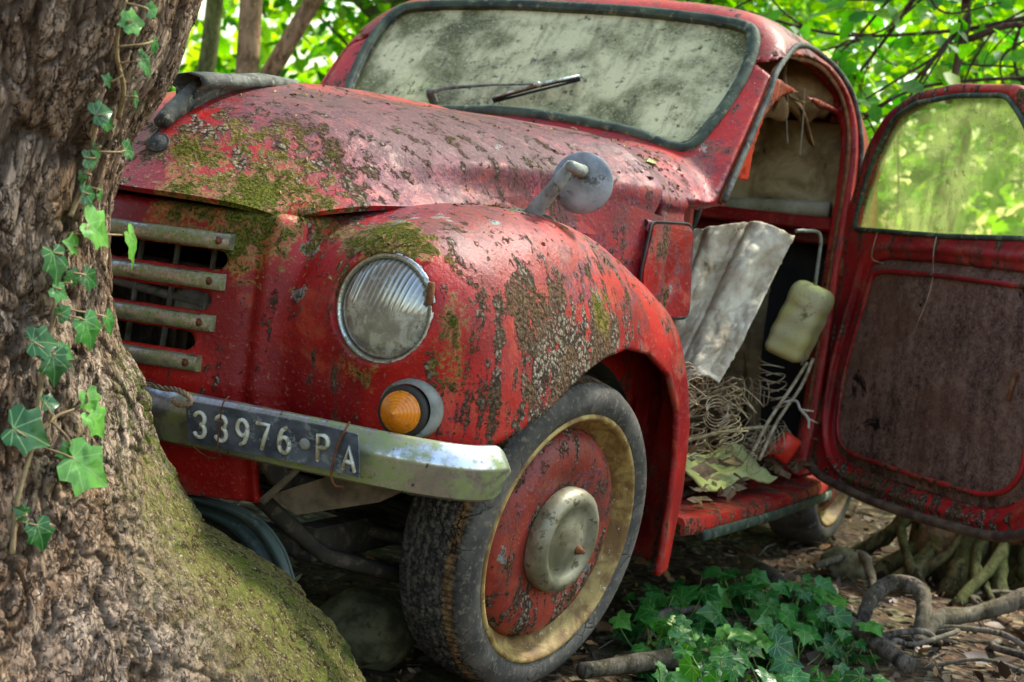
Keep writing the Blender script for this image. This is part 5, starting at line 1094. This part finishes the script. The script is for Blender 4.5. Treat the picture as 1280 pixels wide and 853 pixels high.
# ---- ground ivy beside the wheel (a mat nobody could count)
mb = MB(); uv = []; rnd = []; ms = MB(); rq = np.random.default_rng(12)
GP = [(.69,.06),(.66,.32),(.56,.50),(.50,.85),(.60,1.08),(.66,1.22),(.80,1.02),(.95,.88),(1.05,.66),(1.10,.45),(1.02,.12)]
cnt = 0
while cnt < 380:
    x, y = rq.uniform(.5, 1.15), rq.uniform(.05, 1.4)
    if poly2(np.array([x]), np.array([y]), GP)[0] > .02*rq.normal(): continue
    if vnoise(np.array([x*6]), np.array([y*6]), np.array([0.]), 150)[0] < .36: continue
    h = .012+.085*rq.random()**1.6; z = float(gz(x, y)); top = np.array([x+rq.normal()*.02, y+rq.normal()*.02, z+h]); ms.tube(crv([(x+rq.normal()*.02, y+rq.normal()*.02, z-.005), ((x+top[0])/2, (y+top[1])/2, z+h*.6), top], 4), .0013, 5)
    a = rq.uniform(0, 6.3); d = np.array([math.cos(a)+.45, math.sin(a)-.65, -.25+.3*rq.normal()]); nn = np.array([.25, -.4, 1.])+rq.normal(size=3)*.3; s = .024+.034*rq.random()**1.3
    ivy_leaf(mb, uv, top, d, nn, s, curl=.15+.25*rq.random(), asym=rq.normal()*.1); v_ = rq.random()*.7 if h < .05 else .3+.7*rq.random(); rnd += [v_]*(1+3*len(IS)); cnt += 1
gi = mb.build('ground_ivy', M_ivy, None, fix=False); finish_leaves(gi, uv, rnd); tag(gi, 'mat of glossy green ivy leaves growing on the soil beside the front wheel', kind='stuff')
o = ms.build('ivy_stalks', M_gst, None); tag(o, 'thin upright stalks carrying the ground ivy leaves', kind='stuff')
# ================================================================== STONES, ROOTS, STICKS
M_stone = simple('mossy_stone', (.06, .055, .025), (.17, .155, .08), .9, 30, bump=.8, speck=(.06, .085, .015)); M_wood = barkmat('weathered_root_bark', (.045, .034, .024), (.22, .18, .14), (.09, .08, .04), False); M_mroot = barkmat('mossy_root_bark', (.022, .020, .009), (.12, .115, .05), (.045, .065, .010), False)
def stone(c, r, lbl, seed, name='mossy_stone'):
    def f(x, y, z): return (np.sqrt(((x-c[0])/r[0])**2+((y-c[1])/r[1])**2+((z-c[2])/r[2])**2)-1)*min(r)+.03*(fbm(x*9, y*9, z*9, 3, seed)-.5)+.006*(fbm(x*40, y*40, z*40, 3, seed)-.5)
    R = max(r)*1.35; V, Q = snet(f, [q-R for q in c], [q+R for q in c], R/28, 1); return tag(mesh_obj(name, V, Q, M_stone), lbl, 'stone', 'mossy stones on the ground')
stone((.26, -.05, .045), (.095, .085, .078), 'round mossy stone between the spreading root and the front tyre', 201)
stone((.93, 1.86, .10), (.10, .08, .10), 'green mossy stone wedged in the root stump under the door', 203)
stone((.70, 1.62, .02), (.06, .05, .045), 'small grey stone lying in front of the rear wheel', 205)
def stick(P, r, lbl, mat=None, name='fallen_branch', cat='branch', k=10, wob=.15):
    P = crv(P, 7); r = np.interp(np.linspace(0, 1, len(P)), np.linspace(0, 1, len(r)), r); mb = MB(); rq = np.random.default_rng(len(lbl)); r = r*(1+wob*(rq.random(len(r))-.5)*2*.5); mb.tube(P, r, k)
    return tag(mb.build(name, mat or M_wood), lbl, cat)
stick([(.50,1.38,.035),(.62,1.20,.045),(.78,1.0,.04),(.95,.80,.05),(1.10,.62,.045)], [.012,.020,.022,.020,.016], 'long straight dead branch lying behind the ground ivy')
stick([(.90,1.02,-.02),(.905,1.08,.06),(.94,1.12,.10),(1.00,1.12,.10),(1.03,1.06,.06),(1.03,1.00,.0)], [.015,.019,.021,.020,.017,.015], 'arched grey root looping out of the soil by the long branch', name='arched_root', cat='root')
stick([(1.04,1.0,.0),(1.06,1.08,.05),(1.12,1.18,.06),(1.20,1.26,.10),(1.27,1.38,.16),(1.26,1.50,.22),(1.30,1.62,.14)], [.016,.022,.018,.022,.018,.019,.013], 'thick knotted grey root snaking towards the right edge', name='knotted_root', cat='root')
stick([(1.10,1.72,.16),(1.18,1.62,.19),(1.26,1.52,.25),(1.33,1.42,.36)], [.013,.017,.016,.012], 'smooth brown branch slanting up under the open door')
stick([(.66,1.50,.03),(.74,1.62,.06),(.80,1.50,.045),(.84,1.40,.02)], [.008,.013,.014,.008], 'short bent stick on the bare soil before the stump', name='bent_stick', cat='stick')
stick([(.60,.48,.01),(.58,.62,.03),(.60,.80,.02)], [.009,.012,.008], 'pale stick lying under the running board', name='pale_stick', cat='stick')
stick([(1.36,1.30,.40),(1.30,1.30,.30),(1.31,1.18,.20),(1.33,1.02,.10),(1.38,.90,.02)], [.005,.007,.008,.008,.006], 'thin pale vine hanging down at the right edge', name='hanging_vine', cat='vine')
stick([(.30,-.30,.02),(.44,-.36,.015),(.55,-.33,.02),(.66,-.30,.012)], [.004,.005,.005,.004], 'thin curved twig lying in front of the front tyre', name='curved_twig', cat='twig')
stick([(.62,.12,.02),(.72,.34,.025),(.80,.46,.02)], [.015,.02,.014], 'chunk of broken wood half under the front tyre', name='wood_chunk', cat='wood')
# stump of rooty stems under the door
st = empty('root_stump', (.98, 1.98, 0)); tag(st, 'mossy stump of many twisting roots behind the open door', 'stump'); L0 = np.array((.98, 1.98, 0)); rq = np.random.default_rng(77)
mb = MB(); zz = np.linspace(-.05, .80, 30); mb.grid([[(.0+(.15+.05*(z < .2))*math.cos(t)*(1+.14*math.sin(5*t+z*4)), .10+(.13)*math.sin(t)*(1+.12*math.sin(4*t)), z) for t in np.linspace(0, 2*math.pi, 60)[:-1]] for z in zz], cv=True); mb.build('stump_core', M_mroot, st)
for k, (x0, y0, x1, y1, x2, y2, r) in enumerate([(-.12,-.02,-.15,-.12,-.24,-.22,.026),(-.07,-.06,-.08,-.16,-.10,-.34,.024),(-.02,-.06,.00,-.18,-.01,-.30,.030),(.05,-.05,.07,-.16,.12,-.26,.026),(.11,-.02,.14,-.12,.20,-.22,.028),(.14,.03,.20,-.05,.30,-.10,.022),(-.15,.04,-.23,-.04,-.34,-.08,.022),(-.04,-.07,-.05,-.14,-.16,-.42,.016),(.08,-.06,.11,-.19,.05,-.44,.016),(.13,.0,.17,-.10,.33,-.30,.018),(-.10,-.07,-.17,-.20,-.06,-.36,.013),(.02,-.10,-.04,-.22,-.14,-.30,.012),(.10,-.08,.04,-.20,.10,-.36,.012),(-.02,-.10,.05,-.2,.16,-.38,.011),(-.12,-.05,-.22,-.14,-.36,-.20,.014)]):
    P = crv([(x0*.8, y0+.06, .66), (x0, y0, .42), ((x0+x1)/2+rq.normal()*.01, (y0+y1)/2, .22), (x1, y1, .10), (x2, y2, -.02)], 6); mb = MB(); P = P+np.cumsum(rq.normal(size=P.shape), 0)*.0028; mb.tube(P, np.linspace(r*.6, r*1.1, len(P))*(1+.14*rq.normal(size=len(P))), 10); mb.build('stump_root', M_mroot, st)
# bent green metal guard behind the root
OUT = crv([(.10,-.47,.305),(.20,-.46,.312),(.28,-.455,.300),(.33,-.45,.262),(.355,-.445,.215),(.375,-.44,.175)], 8); INN = crv([(.12,-.43,.270),(.18,-.43,.268),(.235,-.43,.250),(.27,-.43,.215),(.30,-.43,.165),(.31,-.43,.10)], 8)
mb = MB(); G = []
for p, q in zip(OUT, INN):
    d = q-p; row = []
    for t, h in [(0,0),(.08,.014),(.2,.022),(.34,.014),(.42,.004),(.50,.010),(.68,.026),(.85,.022),(1.,.0)]: row.append(p+d*t+np.array([.3, -1, .25])*h)
    G.append(row)
G = np.array(G); mb.grid(G); mb.grid((G+np.array([0, .004, -.002]))[:, ::-1]); gd = mb.build('metal_guard', M_guard); tag(gd, 'bent dark green metal guard lying between the root and the car nose', 'metal guard')
mb = MB(); mb.tube(np.vstack([OUT, crv([(.375,-.44,.175),(.39,-.43,.168),(.38,-.43,.170)], 5)[1:]]), .0030, 6); mb.build('folded_edge', M_guard, gd)
# ================================================================== WOOD BEHIND
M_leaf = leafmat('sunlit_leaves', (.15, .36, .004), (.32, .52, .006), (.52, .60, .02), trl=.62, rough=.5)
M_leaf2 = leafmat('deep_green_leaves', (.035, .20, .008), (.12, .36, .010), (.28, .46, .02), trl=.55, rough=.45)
M_bk1 = barkmat('olive_bark', (.06, .06, .025), (.20, .20, .09), (.10, .11, .03), False); M_bk2 = barkmat('brown_flaky_bark', (.12, .065, .035), (.42, .27, .17), (.20, .12, .06), False); M_bk3 = barkmat('dark_thin_bark', (.035, .022, .018), (.12, .075, .055), (.06, .04, .03), False)
def bgtree(x, y, r, H, lean, crown, nl, ls, bark, lmat, label, name='woodland_tree', limbs=5, seed=1):
    rq = np.random.default_rng(seed); root = empty(name, (0, 0, 0)); tag(root, label, 'tree', 'trees of the wood behind the car')
    z0 = float(gz(x, y)); mb = MB(); zz = np.linspace(-.2, H, 16); P = np.array([(x+lean[0]*z+.05*r/.05*.3*math.sin(z*1.7+seed), y+lean[1]*z+.03*math.sin(z*2.3+seed), z0+z) for z in zz]); mb.tube(P, r*(1.15-.6*(zz/H).clip(0, 1)), 12)
    tips = []
    for k in range(limbs):
        i = rq.integers(5, 15); p = P[i]; a = rq.uniform(0, 6.28); L = rq.uniform(.5, 1.1)*crown[3]; q = p+np.array([math.cos(a)*L, math.sin(a)*L, .35*L]); md = (p+q)/2+rq.normal(size=3)*.12*L+[0, 0, .1*L]; mb.tube(crv([p, md, q], 5), np.linspace(r*.4, r*.08, 11), 6); tips += [md, q]
    mb.build('trunk', bark, root)
    cx, cy, cz, cr, ch = crown; nc = max(30, nl//45); C = rq.normal(size=(nc, 3)); C /= np.linalg.norm(C, axis=1)[:, None]; C *= (rq.random((nc, 1))**.45)*[cr, cr, ch]; C += [cx, cy, cz]; C[:len(tips)] = np.array(tips)[:nc]
    idx = rq.integers(0, nc, nl); Pp = C[idx]+rq.normal(size=(nl, 3))*[.24, .24, .10]*cr**.5; Pp = Pp[Pp[:, 2] > z0+.25]; n = len(Pp)
    N = rq.normal(size=(n, 3))*.5+[0, -.25, 1]; D = rq.normal(size=(n, 3))*[1, 1, .4]+[0, 0, -.35]; leaf_cloud('crown', Pp, D, N, ls*(.7+.6*rq.random(n)), lmat, root, wid=1.15)
    return root
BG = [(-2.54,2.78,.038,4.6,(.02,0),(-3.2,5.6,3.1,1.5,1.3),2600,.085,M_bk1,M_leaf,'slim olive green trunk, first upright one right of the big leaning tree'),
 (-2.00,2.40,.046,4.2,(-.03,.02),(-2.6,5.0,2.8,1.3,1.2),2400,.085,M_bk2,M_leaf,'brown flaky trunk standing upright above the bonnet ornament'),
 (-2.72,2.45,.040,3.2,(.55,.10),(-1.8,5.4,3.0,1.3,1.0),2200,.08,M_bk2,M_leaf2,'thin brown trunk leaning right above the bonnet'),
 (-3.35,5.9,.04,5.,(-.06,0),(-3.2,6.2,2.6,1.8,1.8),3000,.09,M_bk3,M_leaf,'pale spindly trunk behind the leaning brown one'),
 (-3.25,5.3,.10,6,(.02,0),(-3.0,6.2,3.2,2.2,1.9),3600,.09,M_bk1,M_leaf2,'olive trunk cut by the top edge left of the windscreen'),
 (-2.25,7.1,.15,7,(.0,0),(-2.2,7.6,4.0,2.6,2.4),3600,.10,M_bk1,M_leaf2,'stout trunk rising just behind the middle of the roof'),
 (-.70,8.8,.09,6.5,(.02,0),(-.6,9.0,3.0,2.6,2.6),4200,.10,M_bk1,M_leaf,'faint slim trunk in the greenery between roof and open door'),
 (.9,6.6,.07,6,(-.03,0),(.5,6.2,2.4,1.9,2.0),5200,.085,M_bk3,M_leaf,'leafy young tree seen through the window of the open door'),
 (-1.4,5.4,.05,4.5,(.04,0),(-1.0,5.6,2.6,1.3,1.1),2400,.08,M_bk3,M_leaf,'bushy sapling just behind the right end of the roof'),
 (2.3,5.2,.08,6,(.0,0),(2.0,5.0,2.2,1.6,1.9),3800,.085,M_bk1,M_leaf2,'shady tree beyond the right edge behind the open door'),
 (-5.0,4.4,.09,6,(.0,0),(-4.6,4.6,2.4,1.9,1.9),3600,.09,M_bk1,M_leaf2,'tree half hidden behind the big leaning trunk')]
for k, a in enumerate(BG): bgtree(*a, seed=11+k)
# dark twiggy branches reaching in from the right, with big maple-like leaves
mt = empty('overhanging_branch'); tag(mt, 'dark twiggy branch with large bright leaves reaching in above the open door', 'branch')
mb = MB(); rq = np.random.default_rng(9); tips = []
def br(P, r0, r1, nsub=4, lv=0):
    C = crv(P, 6); mb.tube(C, np.linspace(r0, r1, len(C)), 7); tips.extend(C[len(C)//2::3])
    if lv < 2:
        for k in range(nsub):
            i = rq.integers(len(C)//5, len(C)-1); p = C[i]; d = (C[min(i+1, len(C)-1)]-C[max(i-1, 0)]); d /= np.linalg.norm(d)+1e-9; d = d+rq.normal(size=3)*[.7, .4, .8]; d /= np.linalg.norm(d); L = rq.uniform(.25, .6)*(.7**lv); q = p+d*L; br([p, (p+q)/2+rq.normal(size=3)*.05, q], r1*1.1, r1*.4, 3, lv+1)
br([(1.6,3.3,2.4),(1.05,3.1,2.05),(.62,2.75,1.78),(.60,2.66,1.60),(.59,2.62,1.36)], .022, .012); br([(.63,2.76,1.79),(.50,2.66,1.72),(.30,2.52,1.66),(.05,2.4,1.64),(-.25,2.3,1.66)], .012, .005, 6)
br([(.60,2.64,1.40),(.35,2.6,1.30),(.12,2.5,1.36),(-.12,2.45,1.42)], .009, .004, 5); br([(.95,3.0,2.0),(.75,2.9,1.70),(.72,2.9,1.55),(.80,2.9,1.40)], .010, .004, 4); br([(1.3,3.1,1.75),(.9,2.9,1.72),(.55,2.8,1.62),(.2,2.65,1.56),(-.1,2.5,1.60)], .010, .004, 6); br([(1.2,3.1,1.55),(.85,2.9,1.50),(.5,2.7,1.42),(.3,2.6,1.28),(.12,2.5,1.10)], .008, .003, 5)
br([(.45,2.6,1.70),(.30,2.7,1.50),(.10,2.8,1.25),(.02,2.8,1.05)], .007, .003, 4)
mb.build('bough', M_bk3, mt)
tips = np.array(tips); n = 900; Pp = tips[rq.integers(0, len(tips), n)]+rq.normal(size=(n, 3))*[.12, .12, .07]; N = rq.normal(size=(n, 3))*.4+[.1, -.45, 1]; D = rq.normal(size=(n, 3))*[1, .7, .4]+[-.2, 0, -.3]
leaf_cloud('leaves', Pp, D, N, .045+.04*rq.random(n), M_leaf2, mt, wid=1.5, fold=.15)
# far wood: one mass
n = 36000; a = rng.uniform(-1.35, .75, n); R = rng.uniform(11, 26, n); x = R*np.sin(a)+1; y = R*np.cos(a)-2; z = rng.random(n)**1.2*8.5; k = vnoise(x*.35, y*.35, z*.5, 301)+.5*vnoise(x*1.1, y*1.1, z*1.4, 302) > .50; x, y, z = x[k], y[k], z[k]; n = len(x)
o = leaf_cloud('distant_foliage', np.stack([x, y, z+.1], 1), rng.normal(size=(n, 3)), rng.normal(size=(n, 3))*.6+[0, -.3, 1], .16+.16*rng.random(n), M_leaf, wid=1.4); tag(o, 'sunlit green foliage of the wood far behind', kind='stuff')
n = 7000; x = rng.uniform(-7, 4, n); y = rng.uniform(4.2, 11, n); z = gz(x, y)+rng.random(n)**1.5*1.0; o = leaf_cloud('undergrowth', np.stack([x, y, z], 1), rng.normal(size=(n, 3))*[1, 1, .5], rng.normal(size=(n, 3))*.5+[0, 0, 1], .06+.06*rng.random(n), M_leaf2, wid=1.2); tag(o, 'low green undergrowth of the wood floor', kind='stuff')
# unseen tree added towards the sun, its crown placed to shade the car
tr = empty('added_shade_tree'); tag(tr, 'unseen tall tree added beyond the top edge so its crown shades the car', 'tree', 'trees of the wood behind the car')
mb = MB(); mb.tube(crv([(3.6,4.2,-.2),(3.6,4.2,1.5),(3.3,4.0,3.5),(2.6,3.4,5.0)], 6), np.linspace(.16, .07, 19), 12); mb.build('trunk', M_bk1, tr)
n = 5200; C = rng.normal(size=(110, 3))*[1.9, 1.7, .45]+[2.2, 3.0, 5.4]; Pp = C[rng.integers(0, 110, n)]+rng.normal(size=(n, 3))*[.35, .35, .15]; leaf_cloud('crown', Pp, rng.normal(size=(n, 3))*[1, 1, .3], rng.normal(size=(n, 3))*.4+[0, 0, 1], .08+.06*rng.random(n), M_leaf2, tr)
# more litter right beside the car, thicker in the dark under it
n = 2600; x = rng.uniform(.1, 1.9, n); y = rng.uniform(-.4, 3.0, n); o = leaf_cloud('bark_litter', np.stack([x, y, gz(x, y)+.004+.02*rng.random(n)], 1), rng.normal(size=(n, 3))*[1, 1, .5], rng.normal(size=(n, 3))*.9+[0, 0, 1], .008+.018*rng.random(n), leafmat('bark_crumbs', (.05,.03,.018), (.17,.11,.06), (.40,.20,.06)), fold=.5, curl=-.3, wid=.8); tag(o, 'bark crumbs and broken stalks beside the car', kind='stuff')
rq = np.random.default_rng(99); mb = MB()
for k in range(26):
    x, y = rq.uniform(.75, 1.6), rq.uniform(.6, 2.6); a = rq.uniform(-.6, 2.4); L = rq.uniform(.15, .55); z = float(gz(x, y)); d = np.array([math.cos(a), math.sin(a)])*L
    P = [(x+d[0]*t+rq.normal()*.03, y+d[1]*t+rq.normal()*.03, float(gz(x+d[0]*t, y+d[1]*t))+(.012+.045*math.sin(t*3.1)*rq.random())) for t in np.linspace(0, 1, 6)]; P[0] = (*P[0][:2], P[0][2]-.03); P[-1] = (*P[-1][:2], P[-1][2]-.03)
    mb.tube(crv(P, 5), rq.uniform(.003, .009), 7)
tag(mb.build('surface_roots', M_wood, fix=False), 'web of thin roots and runners crossing the soil by the stump', kind='stuff')
